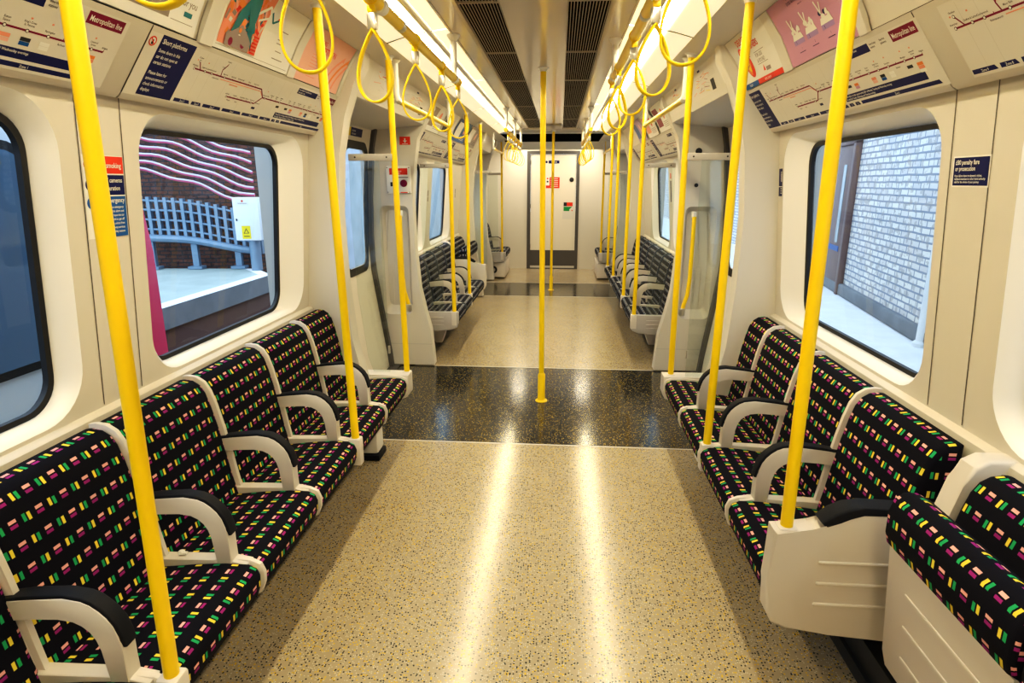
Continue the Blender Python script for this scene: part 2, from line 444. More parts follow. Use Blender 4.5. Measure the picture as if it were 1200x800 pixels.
COVE = [(.755, 2.30), (.80, 2.298), (.93, 2.28)]
ADV = [(1.06, 2.065), (1.035, 2.12), (1.0, 2.185), (.965, 2.235), (.93, 2.28)]
DIA = [(1.2, 1.875), (1.06, 2.065)]
for s in (-1, 1):
    trim(MB().sheet(COVE, YB, YE, s), 'cream2')
    # slim beam carrying the lamp diffusers
    trim(MB().prism([(.755, 2.30), (.755, 2.42), (.775, 2.42), (.775, 2.30)], YB, 9.0, s), 'cream2')
    trim(MB().prism([(.435, 2.355), (.435, 2.42), (.445, 2.42), (.445, 2.355)], YB, 9.0, s), 'ceil')
    # cable conduit / rail dividing each light row
    trim(MB().tube([(s*.535, YB, 2.338), (s*.535, 9.0, 2.338)], .012, 10), 'lgrey')

# wall panels with window openings
WIN = {  # side-independent list: opening (y0,y1,z0,z1), glass (y0,y1,z0,z1)
    1: ((.30, 1.63, .935, 1.85), (.36, 1.575, .965, 1.80)),
    2: ((1.955, 3.255, .935, 1.85), (1.985, 3.06, .965, 1.80)),
    3: ((5.50, 6.40, .935, 1.85), (5.60, 6.24, .97, 1.80)),
    4: ((6.62, 7.86, .935, 1.85), (6.75, 7.66, .97, 1.80))}
def wallmap(s, off=0.): return lambda y, z: Vector((s*(wd(z)+off), y, z))
def make_window(n, s, op, gl):
    f0, f1 = wallmap(s), wallmap(s, .055)
    lo, li = rrect(*op, .15, 8), rrect(*gl, .10, 8)
    lm = rrect(op[0]+.012, op[1]-.012, op[2]+.012, op[3]-.012, .14, 8)
    mb = MB(); fm = wallmap(s, .010)
    L0 = [f0(*p) for p in lo]; L1 = [fm(*p) for p in lm]; L2 = [f1(*p) for p in li]; L3 = [wallmap(s, .075)(*p) for p in li]
    mb.bridge(L0, L1); mb.bridge(L1, L2); mb.bridge(L2, L3)
    bmesh.ops.remove_doubles(mb.bm, verts=mb.bm.verts, dist=.0002)
    w = struct(mb.build('window_%d' % n, 'reveal', ang=50))
    mb = MB(); lj = rrect(gl[0]+.016, gl[1]-.016, gl[2]+.016, gl[3]-.016, .09, 8)
    mb.bridge([wallmap(s, .047)(*p) for p in li], [wallmap(s, .050)(*p) for p in lj]); mb.bridge([wallmap(s, .050)(*p) for p in lj], [wallmap(s, .068)(*p) for p in lj])
    mb.build('window_seal', 'seal', w)
    mb = MB(); mb.plate(li, [], wallmap(s, .066)); mb.build('window_glass', 'glass', w)
    return w
def wall_panel(name, s, y0, y1, wins, cuts=()):
    lw = MB(); mb = MB()
    mb.plate([(y0, .921), (y1, .921), (y1, 1.90), (y0, 1.90)], [rrect(*WIN[w][0], .15, 8) for w in wins], wallmap(s))
    lw.plate([(y0, 0), (y1, 0), (y1, .905), (y0, .905)], [], lambda y, z: Vector((s*1.345, y, z)))
    # ledge over the seat backs
    lw.sheet([(1.345, .925), (1.31, .922), (1.298, .912), (1.296, .88), (1.296, .6)], y0, y1, s); trim(lw, 'cream')
    # outer body skin so that daylight only enters through the glass
    sk = MB(); sk.plate([(y0, .921), (y1, .921), (y1, 2.6), (y0, 2.6)], [rrect(WIN[w][1][0]-.002, WIN[w][1][1]+.002, WIN[w][1][2]-.002, WIN[w][1][3]+.002, .1, 8) for w in wins], wallmap(s, .078)); trim(sk, 'seal')
    return mb
k = 1
for s in (-1, 1):
    struct(wall_panel('w', s, YB, 3.40, (1, 2)).build('wall_%s' % SIDE[s], 'cream'))
    struct(wall_panel('w', s, 5.22, 8.62, (3, 4)).build('wall_%s_far' % SIDE[s], 'cream'))
    struct(MB().plate([(10.15, 0), (YE, 0), (YE, 2.4), (10.15, 2.4)], [], lambda y, z: Vector((s*1.25, y, z))).build('wall_%s_end' % SIDE[s], 'cream'))
    for w in (1, 2, 3, 4): make_window(k, s, *WIN[w]); k += 1
    # black plinth with heater grille under the seats
    struct(MB().box(s*1.17, s*1.33, YB, 3.40, 0, .14, .006).box(s*1.155, s*1.17, YB, 3.40, 0, .05).build('baseboard_%s' % SIDE[s], 'plinth'))
    struct(MB().box(s*1.17, s*1.33, 5.30, 8.62, 0, .14, .006).build('baseboard_%s_far' % SIDE[s], 'plinth'))
    # narrow joints in the wall lining between the windows
    for y in ((1.70, 1.88) if s < 0 else (1.735, 1.905)):
        trim(MB().plate([(y-.002, .93), (y+.002, .93), (y+.002, 1.88), (y-.002, 1.88)], [], wallmap(s, -.0012)), 'doorframe')
    for y0, y1 in ((YB, 3.40), (5.22, 8.62)):
        # sloping lining above the windows: line-diagram panel, lip and advert cove
        mb = MB()
        seams = [y0, 1.83 if s < 0 else 1.86, y1] if y0 < 0 else [y0, 6.85, y1]
        for a, b in zip(seams, seams[1:]):
            mb.sheet([(1.245, 1.905), (1.243, 1.882), (1.232, 1.872), (1.212, 1.868), (1.2, 1.875), (1.06, 2.065)], a+.0025, b-.0025, s)
        mb.sheet([(1.06, 2.065), (1.072, 2.068)] , y0, y1, s)
        mb.sheet([(d+.012, z+.008) for d, z in ADV], y0, y1, s, ny=1)
        trim(mb, 'cream')
        trim(MB().sheet([(1.23, 1.895), (1.21, 1.888), (1.075, 2.09)], y0, y1, s), 'doorframe')
        trim(MB().sheet([(.935, 2.2835), (.925, 2.279)], y0, y1, s), 'doorframe')
struct(MB().box(-1.6, 1.6, YB-.05, YB, 0, 2.5).build('wall_back', 'cream'))

# white portal pillars either side of each doorway
INNER = [(.90, 2.30), (.915, 2.21), (.975, 2.12), (1.045, 1.97), (1.078, 1.77), (1.105, 1.45), (1.10, 1.06), (1.075, .72), (1.03, .5), (1.0, .34), (.985, .16), (.975, .012)]
OUT = [(1.56, .012), (1.56, 2.30)]
def pillar(s, y0, y1): trim(MB().prism(INNER+OUT, y0, y1, s, bev=.012), 'cream2')
for s in (-1, 1):
    pillar(s, 3.325, 3.43)
    pillar(s, 8.58, 8.70)
    pillar(s, 10.10, 10.20)
    # camera-facing pillar with a moulded recess
    for yf, yk in ((5.15, 5.26),):
        PI_ = [(d+(.022 if .4 < z < 2.0 else .012), z) for d, z in INNER]
        mb = MB(); mb.prism(PI_+OUT, yf+.085, yk, s)
        rec = rrect(1.165, 1.42, .48, 1.43, .05, 6); rin = rrect(1.195, 1.39, .55, 1.39, .045, 6)
        mb.plate([(s*d, z) for d, z in PI_+OUT], [[(s*d, z) for d, z in rec]], lambda a, b: Vector((a, yf, b)))
        mb.bridge([(s*d, yf, z) for d, z in rec], [(s*d, yf+.075, z) for d, z in rin])
        mb.plate([(s*d, z) for d, z in rin], [], lambda a, b: Vector((a, yf+.075, b)))
        pl = PI_+OUT
        mb.bridge([(s*d, yf, z) for d, z in pl], [(s*d, yf+.09, z) for d, z in pl])
        trim(mb, 'cream2')
        # horizontal joint of the foot casting
        trim(MB().prism([(1.0, .205), (1.53, .205), (1.53, .211), (1.0, .211)], yf-.0015, yf+.02, s), 'lgrey')
    # header over the doors, with flat soffit
    for y0, y1 in ((3.43, 5.15), (8.70, 10.10)):
        mb = MB(); mb.sheet([(.93, 2.285), (1.0, 2.115), (1.012, 2.085), (1.04, 2.075), (1.12, 2.07), (1.40, 2.045), (1.56, 2.0)], y0, y1, s)
        trim(mb, 'cream2')

# doors: two curved leaves per doorway
DP = [(1.385, 0), (1.40, .15), (1.455, .55), (1.50, .88), (1.508, 1.0), (1.508, 1.2), (1.495, 1.5), (1.46, 1.9), (1.42, 2.08)]
def dd(z):
    for (a, z0), (b, z1) in zip(DP, DP[1:]):
        if z <= z1: return a+(b-a)*(z-z0)/(z1-z0)
    return DP[-1][0]
dn = 1
cuts = [.15, .35, .55, .75, .9, 1.1, 1.3, 1.5, 1.7, 1.85, 2.0]
for y0, y1 in ((3.44, 5.14), (8.72, 10.08)):
    for s in (-1, 1):
        ym = (y0+y1)/2
        for a, b in ((y0, ym-.006), (ym+.006, y1)):
            f = lambda y, z, o=0.: Vector((s*(dd(z)+o), y, z))
            wo, wi = rrect(a+.13, b-.11, .90, 1.93, .13, 7), rrect(a+.19, b-.17, .96, 1.87, .09, 7)
            mb = MB(); mb.plate([(a, 0), (b, 0), (b, 2.08), (a, 2.08)], [wi], f, cuts)
            d = struct(mb.build('door_%d' % dn, 'doorpanel')); dn += 1
            mb = MB(); mb.plate(wo, [wi], lambda y, z: f(y, z, -.012), cuts); mb.bridge([f(*p, -.012) for p in wo], [f(*p, .01) for p in wo]); mb.build('window_frame', 'seal', d)
            mb = MB(); mb.plate(wi, [], lambda y, z: f(y, z, .004), cuts); mb.build('window_glass', 'glass', d)
        # dark rubber edges at the jambs and the meeting line
        for yy in (y0+.02, ym, y1-.035):
            w = .05 if yy != ym else .022
            mb = MB(); mb.prism([(x-.035, z) for x, z in DP]+[(x+.02, z) for x, z in DP[::-1]], yy-w/2, yy+w/2, s); trim(mb, 'doorframe')
        # sill plate
        trim(MB().box(s*1.30, s*1.50, y0, y1, 0, .008), 'doorframe')

# end wall with the cab door
mb = MB()
mb.plate([(-1.3, 0), (1.3, 0), (1.3, 2.45), (-1.3, 2.45)], [[(-.50, .004), (.48, .004), (.48, 2.19), (-.50, 2.19)]], lambda a, b: Vector((a, YE, b)))
struct(mb.build('wall_end', 'cream2'))
mb = MB(); mb.plate([(-.50, 0), (.48, 0), (.48, 2.19), (-.50, 2.19)], [[(-.435, .02), (.42, .02), (.42, 2.13), (-.435, 2.13)]], lambda a, b: Vector((a, YE-.02, b)))
mb.bridge([(-.50, YE-.02, 0), (.48, YE-.02, 0), (.48, YE-.02, 2.19), (-.50, YE-.02, 2.19)], [(-.50, YE+.03, 0), (.48, YE+.03, 0), (.48, YE+.03, 2.19), (-.50, YE+.03, 2.19)])
dr = struct(mb.build('door_%d' % dn, 'doorframe'))
MB().box(-.435, .42, YE, YE+.03, .02, 2.13).build('door_leaf', 'doorpanel', dr)
MB().box(-.435, .42, YE-.012, YE, .06, .36).build('kick_plate', 'doorframe', dr)
MB().box(-.435, .42, YE-.015, YE, .02, .06).build('threshold_strip', 'lgrey', dr)
MB().lathe([(.04, 0), (.042, -.012), (.03, -.018), (.0, -.018)], (.335, YE, 1.675), 'y', 18).build('lock_cover', 'ink', dr)
for z in (.4, 1.15, 1.95): MB().box(-.455, -.43, YE-.03, YE-.015, z, z+.08, .004).build('hinge', 'doorframe', dr)
# bulkhead above, with dark display slot
mb = MB()
mb.plate([(-1.25, 2.17), (1.25, 2.17), (1.25, 2.52), (-1.25, 2.52)], [[(-.80, 2.275), (.74, 2.275), (.83, 2.40), (-.90, 2.40)]], lambda a, b: Vector((a, 10.42, b)))
mb.box(-1.25, 1.25, 10.42, 10.5, 2.15, 2.172)
trim(mb, 'white')
trim(MB().plate([(-.95, 2.24), (.9, 2.24), (.9, 2.42), (-.95, 2.42)], [], lambda a, b: Vector((a, 10.44, b))), 'dark')
mb = MB(); mb.box(-.76, .76, 9.0, 9.06, 2.345, 2.5, .01); trim(mb, 'white')
mb = MB(); mb.plate([(-.76, 9.06), (.76, 9.06), (.76, 10.42), (-.76, 10.42)], [], lambda a, b: Vector((a, b, 2.42))); trim(mb, 'white')
trim(MB().box(-.13, .13, 8.3, 8.95, 2.345, 2.362, .004), 'grey')

# ================================================================== CEILING LIGHTS, GRILLES
LY = [-1.3, .2, 1.72, 3.24, 4.76, 6.26, 7.76, 9.0]
for s in (-1, 1):
    for i, (a, b) in enumerate(zip(LY, LY[1:])):
        t = thing('ceiling_light', (s*.6, (a+b)/2, 2.35), '%s ribbed warm ceiling light panel from the near end of the %s row' % (ORD[i], SIDE[s]), 'ceiling light', 'light panels along the ceiling')
        ox = s*.6; L = (b-a)/2-.008
        n = 8; prof = [(.525+.232*k/n, 2.352-.052*k/n + .006*math.sin(PI*k/n)) for k in range(n+1)]
        MB().sheet([(d, z-2.35) for d, z in prof], -L, L, s, ox).build('diffuser', 'lamp', t)
        MB().sheet([(.444, .012), (.52, .002)], -L, L, s, ox).build('inner_diffuser', 'lampin', t)
        MB().sheet([(d, z-2.35-.003) for d, z in prof], L-.010, L+.008, s, ox).build('end_frame', 'doorframe', t)
GY = [-.4, .8, 1.75, 2.8, 3.83, 4.84, 6.4, 7.67, 8.85]
for s in (-1, 1):
    for i, (a, b) in enumerate(zip(GY, GY[1:])):
        t = thing('ventilation_grille', (s*.245, (a+b)/2, 2.36), '%s slatted air vent from the near end on the %s of the ceiling centre' % (ORD[i], SIDE[s]), 'ventilation grille', 'slatted grilles along the ceiling')
        L = (b-a)/2; mb = MB()
        for q in range(13):
            x = -.085+.0135*q if s > 0 else .085-.0135*q
            mb.box(x-.0016, x+.0016, -L, L, -.002, .001)
        mb.build('slats', 'slat', t)
        mb = MB(); 
        mb.box(s*.083, s*.099, -L, L, -.004, .004); mb.box(-s*.096, -s*.0985, -L, L, -.004, .004)
        mb.box(-.099, .099, L-.006, L, -.0045, .004); mb.box(-.099, .099, -L, -L+.004, -.0045, .004)
        mb.build('frame', 'slat', t)
        MB().box(-.099, .099, -L, L, .006, .010).build('backing', 'dark', t)

for s in (-1, 1):  # unseen panels added above the bulkhead edge to brighten the end wall
    t = thing('ceiling_light', (s*.6, 10.98, 2.40), 'added unseen warm light panel behind the bulkhead on the %s' % SIDE[s], 'ceiling light', 'light panels behind the bulkhead')
    MB().sheet([(.52-.6, 0), (.76-.6, 0)], -.5, .5, s, 0).build('diffuser', 'lampfill', t)
    MB().box(-.14, .18, -.52, .52, .004, .02).build('housing', 'lgrey', t)

# ================================================================== SEATS
CUSH = [(.835, .335), (.806, .350), (.793, .385), (.791, .42), (.801, .446), (.828, .458), (.90, .459), (1.0, .450), (1.09, .438), (1.175, .428), (1.175, .385), (1.0, .36)]
BACK = [(1.112, .432), (1.128, .52), (1.143, .62), (1.160, .72), (1.177, .80), (1.192, .853), (1.210, .884), (1.235, .901), (1.262, .905), (1.284, .902), (1.284, .75), (1.25, .60), (1.21, .432)]
def offset_strip(pts, o):
    P = [Vector(p) for p in pts]; r = []
    for i in range(len(P)):
        t = (P[min(i+1, len(P)-1)]-P[max(0, i-1)]).normalized(); r.append((P[i].x-t.y*o, P[i].y+t.x*o))
    return r
def make_seat(s, w, label, fab):
    t = thing('train_seat', (s, 0, 0), label, 'seat', None)
    g = .009
    MB().padded(CUSH, g, w-g, .018, s, s, vo=.01).build('cushion', fab, t, ang=60)
    MB().padded(BACK, g, w-g, .018, s, s, uo=.03).build('backrest', fab, t, ang=60)
    # pale shell: pan below the cushion and the rim between neighbouring seats
    pan = [(.825, .332), (.86, .305), (1.0, .30), (1.2, .33), (1.2, .384), (1.0, .362), (.85, .345)]
    mb = MB(); mb.prism(pan, .004, w-.004, s, s)
    mb.build('seat_pan', 'plinth', t)
    rim = BACK[0:10]; ro = offset_strip(rim, .010)
    mb = MB(); mb.prism(ro+[(1.29, .74), (1.25, .5), (1.22, .432)], w-.008, w+.008, s, s, bev=.002)
    fr = CUSH[0:10]; fo = offset_strip(fr, .006)
    mb.prism(fo+[(1.17, .40), (.9, .34)], w-.008, w+.008, s, s, bev=.002)
    mb.build('shell_rim', 'arm' if fab == 'fabric' else 'rimdark', t)
    return t
ARM_O = [(1.205, .658), (1.10, .674), (1.01, .684), (.965, .678), (.945, .668), (.925, .654), (.908, .636), (.896, .614), (.886, .585), (.882, .555), (.880, .452)]
ARM_I = [(.930, .452), (.932, .545), (.940, .575), (.952, .597), (.970, .614), (.992, .625), (1.03, .630), (1.10, .622), (1.185, .608)]
def make_armrest(s, label):
    t = thing('armrest', (s, 0, .45), label, 'armrest', None)
    h = .0215
    mb = MB()
    loop = ARM_O + ARM_I
    mb.prism([(d, z-.45) for d, z in loop], -h, h, s, s, bev=.004)
    mb.build('arm_frame', 'arm', t, ang=40)
    # upright along the backrest and the strip between the cushions
    MB().prism([(d, z-.45) for d, z in ((1.155, .620), (1.19, .615), (1.16, .465), (1.125, .455))], -.014, .014, s, s, bev=.003).prism([(d, z-.45) for d, z in ((.83, .458), (.90, .468), (1.15, .462), (1.15, .43), (.83, .43))], -.02, .02, s, s, bev=.004).build('base_strip', 'arm', t)
    po = ARM_O[0:10]; px = offset_strip(po, -.009)
    mb = MB(); mb.prism([(d, z-.45) for d, z in po + px[::-1]], -.0195, .0195, s, s, bev=.004, seg=3)
    mb.build('arm_pad', 'pad', t, ang=40)
    return t
def ridges(mb, x0, x1, y, zs, s, w=.012):
    for z in zs: mb.box(s*x0, s*x1, y-.006, y+.004, z-w/2, z+w/2, .004)

# bench definitions: side, y of the door end, direction along y, pitch, seats, fabric, place words
BEN = [dict(s=-1, y0=3.45, dr=-1, p=.465, n=7, fab='fabric', w='near left bench'),
       dict(s=1, y0=3.545, dr=-1, p=.478, n=4, fab='fabric', w='near right bench'),
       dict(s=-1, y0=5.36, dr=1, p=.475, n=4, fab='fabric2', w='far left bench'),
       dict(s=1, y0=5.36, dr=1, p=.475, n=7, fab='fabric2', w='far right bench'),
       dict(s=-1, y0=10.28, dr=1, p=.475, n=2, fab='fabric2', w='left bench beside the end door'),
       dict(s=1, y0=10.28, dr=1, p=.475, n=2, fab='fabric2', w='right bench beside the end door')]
protos = {}; aproto = {}
for B in BEN:
    s, p, n, dr = B['s'], B['p'], B['n'], B['dr']
    for i in range(n):
        lo = B['y0']-p*(i+1) if dr < 0 else B['y0']+p*i
        if lo < .15: continue
        lab = '%s patterned moquette seat from the doorway end of the %s' % (ORD[i], B['w'])
        key = (s, p, B['fab'])
        if key not in protos: protos[key] = make_seat(s, p, lab, B['fab']); protos[key].location = (s, lo, 0); o = protos[key]
        else: o = dup(protos[key], (s, lo, 0), lab)
        o['group'] = 'seats of the '+B['w']
    na = {0: 6, 1: 3, 2: 3, 3: 6, 4: 1, 5: 1}[BEN.index(B)]
    for i in range(1, na+1):
        y = B['y0']+dr*p*i
        if y < .4: continue
        lab = '%s black-topped pale armrest from the doorway end of the %s' % (ORD[i-1], B['w'])
        if s not in aproto: aproto[s] = make_armrest(s, lab); aproto[s].location = (s, y, .45); o = aproto[s]
        else: o = dup(aproto[s], (s, y, .45), lab)
        o['group'] = 'armrests of the '+B['w']
    # low end panel at the doorway
    ye = B['y0']; t = thing('bench_end', (s*.98, ye, .28), 'low %s end of the %s, carrying a pole' % ('cream' if ye < 5 else 'grey', B['w']), 'bench end')
    a, b = (ye+.002, ye+.11) if dr < 0 else (ye-.05, ye-.002)
    a -= ye; b -= ye
    pl = [(.785, .470), (.785, .36), (.80, .325), (.86, .300), (1.0, .292), (1.2, .288), (1.2, .470)]
    MB().prism([(d-.98, z-.28) for d, z in pl], a, b, s, 0, bev=.008).build('panel', 'arm' if ye < 5 else 'grey', t); pn_ = t.children[0]
    mb = MB(); ridges(mb, -.06, .16, a, [z-.28 for z in (.42, .385, .35)], s, .008); mb.build('ridges', 'arm' if ye < 5 else 'grey', pn_)
    # bench beam and feet
    y1 = ye+dr*p*n; lo, hi = max(.16, min(ye, y1)), max(ye, y1)
    if ye > 10: continue
    t = thing('bench_support', (s*1.1, (lo+hi)/2, .14), 'dark support beam with pale brackets under the %s' % B['w'], 'bench support')
    H = (hi-lo)/2
    MB().box(-.14*1, .10, -H+.02, H-.02, .135, .158).build('beam', 'plinth', t)
    for j in range(max(1, n//2)):
        yy = -H + (2*H)*(j+.5)/max(1, n//2)
        mb = MB(); mb.prism([(d-1.1, z-.14) for d, z in ((.95, .30), (1.16, .30), (1.16, .15), (1.10, .05), (1.04, .05))], yy-.05, yy+.05, s, 0, bev=.01)
        mb.build('bracket', 'arm', t)
    if s < 0 and ye < 5:
        ft = MB().box(.06, .17, 1.40, 1.53, -.10, .14, .02).build('foot', 'white', t); MB().box(.05, .18, 1.39, 1.54, -.139, -.10, .008).build('foot_pad', 'pad', ft)
# tall end panels with black armrest top where the fixed seats stop
def tall_panel(s, y, yin, label):
    t = thing('bench_partition', (s*.98, y, .31), label, 'bench partition')
    pl = [(.762, .655), (.760, .48), (.764, .385), (.785, .345), (.83, .325), (.95, .314), (1.13, .312), (1.13, .30), (1.23, .30), (1.23, .715), (1.0, .715), (.965, .711), (.935, .695), (.905, .668), (.87, .655)]
    MB().prism([(d-.98, z-.31) for d, z in pl], -.03, .03, s, 0, bev=.010, seg=3).build('panel', 'arm', t, ang=40); pn_ = t.children[0]
    top = [(.905, .668), (.935, .695), (.965, .711), (1.0, .715), (1.225, .715)]
    o = offset_strip(top, .022)
    MB().prism([(d-.98, z-.31) for d, z in top+o[::-1]], -.031, .031, s, 0, bev=.008, seg=3).build('arm_pad', 'pad', t, ang=40)
    mb = MB(); ridges(mb, -.085, .14, -.03 if yin < 0 else -.03, [z-.31 for z in (.56, .49, .42)], s, .010); mb.build('ridges', 'arm', pn_)
    MB().box(s*.135, s*.165, -.05, -.025, .01, .10, .008).build('hinge_cover', 'arm', t)
    return t
tall_panel(1, 1.60, -1, 'tall cream side panel with black arm top closing the near right bench')
tall_panel(-1, 7.29, 1, 'tall cream side panel with black arm top closing the far left bench')

# tip-up seats folded against the wall
def tipup(s, y0, w, label, fab):
    t = thing('folding_seat', (s, y0, .3), label, 'folding seat', 'folded tip-up seats'); g = .006
    BK = [(d, z) for d, z in BACK]
    MB().padded([(d, z-.3) for d, z in BK], g, w-g, .018, s, s).build('backrest', fab, t, ang=60)
    FB = [(1.028, .69), (1.012, .70), (1.004, .73), (1.003, .79), (1.012, .825), (1.035, .845), (1.065, .845), (1.095, .83), (1.108, .79), (1.11, .40), (1.10, .38), (1.06, .38), (1.05, .66)]
    MB().padded([(d, z-.3) for d, z in FB], g, w-g, .012, s, s, uo=.02).build('cushion', fab, t, ang=60)
    pn_ = None; pn = [(1.022, .692), (1.05, .692), (1.09, .40), (1.09, .31), (1.066, .31), (1.052, .36)]
    MB().prism([(d, z-.3) for d, z in pn], g+.004, w-g-.004, s, s, bev=.006).build('base_panel', 'arm', t); pn_ = t.children[-1]
    mb = MB()
    for q in range(3):
        z = .60-.095*q; d = 1.022+(.692-z)*.09
        mb.box(s*(d-.003)-s, s*(d+.01)-s, .07+.0*q, w-.10, z-.305, z-.295, .002)
    mb.build('ridges', 'arm', [c for c in t.children if c.name.startswith('base_panel')][0])
    return t
tp = tipup(1, 1.01, .475, 'folded tip-up seat beside the tall cream panel on the right', 'fabric')
dup(tp, (1, .525, .3), 'second folded tip-up seat, at the lower right corner of the view')
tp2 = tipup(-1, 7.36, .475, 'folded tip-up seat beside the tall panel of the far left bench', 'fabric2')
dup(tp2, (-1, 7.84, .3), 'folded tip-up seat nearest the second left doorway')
for s, y, w in ((1, 1.50, 'near right'), (-1, 7.30, 'far left')):
    o = MB().prism([(1.12, .58), (1.14, .62), (1.17, .74), (1.195, .85), (1.215, .905), (1.25, .925), (1.33, .925), (1.33, .58)], y, y+.065, s, bev=.010, seg=3).build('seat_divider', 'arm')
    tag(o, 'smooth cream divider between fixed and folding backrests on the %s side' % w, 'seat divider')
# box below the far left end bench, with round badge
for s in (-1, 1):
    t = thing('equipment_box', (s*1.0, 10.30, 0), 'cream equipment box under the %s bench beside the end door' % SIDE[s], 'equipment box')
    MB().box(-.22, .20, 0, .9, .03, .285, .008).build('casing', 'arm', t)
    if s < 0:
        mb = MB(); mb.lathe([(.062, -.001), (.062, -.008), (.045, -.010), (.045, -.006), (.0, -.006)], (-.0, 0, .16), 'y', 24); rv = mb.build('round_vent', 'ink', t)
        mb = MB(); mb.lathe([(.030, -.006), (.026, -.012), (0, -.012)], (0, 0, .16), 'y', 20); mb.build('vent_centre', 'grey', rv)

# ================================================================== POLES
def pole(name, base, top, label, group, r=.0175, cup=True, sock=True):
    b, tp = Vector(base), Vector(top); t = thing(name, base, label, 'grab pole', group)
    MB().tube([Vector((0, 0, 0)), tp-b], r, 20).build('tube', 'yellow', t)
    if cup:
        q = tp-b; MB().lathe([(r+.004, -.02), (r+.006, -.006), (r+.016, -.003), (r+.017, .002), (r, .003)], q, 'z', 20).build('top_collar', 'white', t)
    if sock == 'floor':
        MB().lathe([(r+.026, 0), (r+.026, .006), (r+.010, .012), (r+.009, .015), (r+.008, .21), (r+.001, .225)], (0, 0, 0), 'z', 20).build('floor_socket', 'yellow', t)
    elif sock:
        MB().box(-.028, .028, -.026, .026, -.13, .004, .008).build('seat_bracket', 'arm', t)
    return t
# (base, top, words)
pole('grab_pole', (-.787, 1.125, .465), (-.752, 1.135, 2.295), 'nearest left yellow pole, rising from the bench in front of the camera', 'seat-edge poles')
pole('grab_pole', (-.803, 2.52, .465), (-.833, 2.52, 2.297), 'yellow pole at the second armrest of the near left bench', 'seat-edge poles')
pole('grab_pole', (-.812, 3.53, .470), (-.835, 3.53, 2.295), 'yellow pole at the first left doorway beside the glass screen', 'seat-edge poles')
pole('grab_pole', (.805, 1.60, .655), (.790, 1.60, 2.298), 'nearest right yellow pole, standing on the tall cream side panel', 'seat-edge poles')
pole('grab_pole', (.822, 2.585, .465), (.832, 2.58, 2.297), 'yellow pole in the middle of the near right bench', 'seat-edge poles')
pole('grab_pole', (.835, 3.60, .470), (.825, 3.60, 2.296), 'yellow pole at the first right doorway beside the glass screen', 'seat-edge poles')
far = [(-.823, 5.335, .47, 'yellow pole at the doorway end of the far left bench'), (-.823, 6.29, .465, 'yellow pole in the middle of the far left bench'),
       (-.81, 7.30, .655, 'yellow pole on the tall side panel of the far left bench'), (.812, 5.335, .47, 'yellow pole at the doorway end of the far right bench'),
       (.815, 6.30, .465, 'yellow pole at the second armrest of the far right bench'), (.825, 7.70, .465, 'yellow pole at the fifth armrest of the far right bench'),
       (.825, 8.66, .465, 'yellow pole at the far end of the far right bench'), (-.845, 10.25, .47, 'yellow pole on the grey panel of the left end bench'), (.83, 10.25, .47, 'yellow pole on the grey panel of the right end bench')]
fp = None
for x, y, z, lab in far:
    pole('grab_pole', (x, y, z), (x*1.005, y, 2.294 if y < 9 else 2.285), lab, 'seat-edge poles', cup=True, sock=(y not in (7.30,)))
pole('centre_pole', (.015, 4.33, 0), (.0, 4.33, 2.358), 'tall central yellow pole standing on the first dark floor strip', 'central poles', r=.0195, sock='floor')
pole('centre_pole', (.012, 9.25, 0), (.012, 9.25, 2.36), 'distant central yellow pole on the second dark floor strip', 'central poles', r=.0195, sock='floor')
# rail across each doorway, on white drop brackets
for s, y0, y1, lab in ((-1, 3.55, 5.33, 'first left'), (1, 3.62, 5.33, 'first right'), (-1, 8.66, 10.24, 'second left'), (1, 8.68, 10.24, 'second right')):
    x = s*.82; t = thing('doorway_rail', (x, (y0+y1)/2, 2.08), 'yellow rail on white drop brackets above the %s doorway' % lab, 'grab rail', 'doorway rails')
    H = (y1-y0)/2
    MB().tube([(0, -H+.10, 0), (0, H-.025, 0)], .0165, 16).build('bar', 'yellow', t)
    for yy in (-H+.075, H-.05):
        mb = MB(); mb.tube([(-s*.0, yy, .215), (0, yy, .03), (0, yy+.008, .008), (0, yy+.03, 0), (0, yy+.045, 0)], [.013, .015, .018, .019, .018], 12)
        mb.lathe([(.014, .195), (.026, .208), (.026, .214)], (0, yy, 0), 'z', 16); mb.build('drop_bracket', 'white', t)

# ================================================================== CEILING HANDRAILS AND STRAPS
RAILS = [(-1, -.44, 2.150, .35, 3.50, (.55, 2.02, 3.36), 'near left', (2.26, .95)),
         (1, .408, 2.175, .35, 3.70, (.55, 2.03, 3.52), 'near right', (2.28,)),
         (-1, -.44, 2.14, 6.40, 8.95, (6.5, 7.7, 8.85), 'far left', ()),
         (1, .425, 2.14, 6.40, 8.95, (6.5, 7.7, 8.85), 'far right', ())]
for s, x, z, y0, y1, posts, w, slv in RAILS:
    t = thing('ceiling_handrail', (x, (y0+y1)/2, z), 'yellow overhead handrail hung from the ceiling, %s' % w, 'handrail', 'overhead handrails'); ym = (y0+y1)/2
    mb = MB(); mb.tube([(0, y0-ym, 0), (0, y1-ym-.012, 0), (0, y1-ym-.003, 0), (0, y1-ym, 0)], [.0195, .0195, .016, .008], 20); mb.build('bar', 'yellow', t)
    for yy in posts:
        mb = MB(); mb.tube([(0, yy-ym, -.002), (0, yy-ym, 2.362-z)], .0165, 16)
        mb.lathe([(.017, 2.33-z), (.021, 2.335-z), (.034, 2.353-z), (.035, 2.361-z)], (0, yy-ym, 0), 'z', 20)
        mb.lathe([(.024, -.022), (.0255, -.012), (.0255, .012), (.024, .022)], (0, yy-ym, 0), 'y', 18)
        mb.build('hanger', 'white', t)
    for yy in slv:
        mb = MB(); mb.lathe([(.0195, -.02), (.0206, -.018), (.0206, .018), (.0195, .02)], (0, yy-ym, 0), 'y', 18); mb.build('joint_sleeve', 'chrome', t)
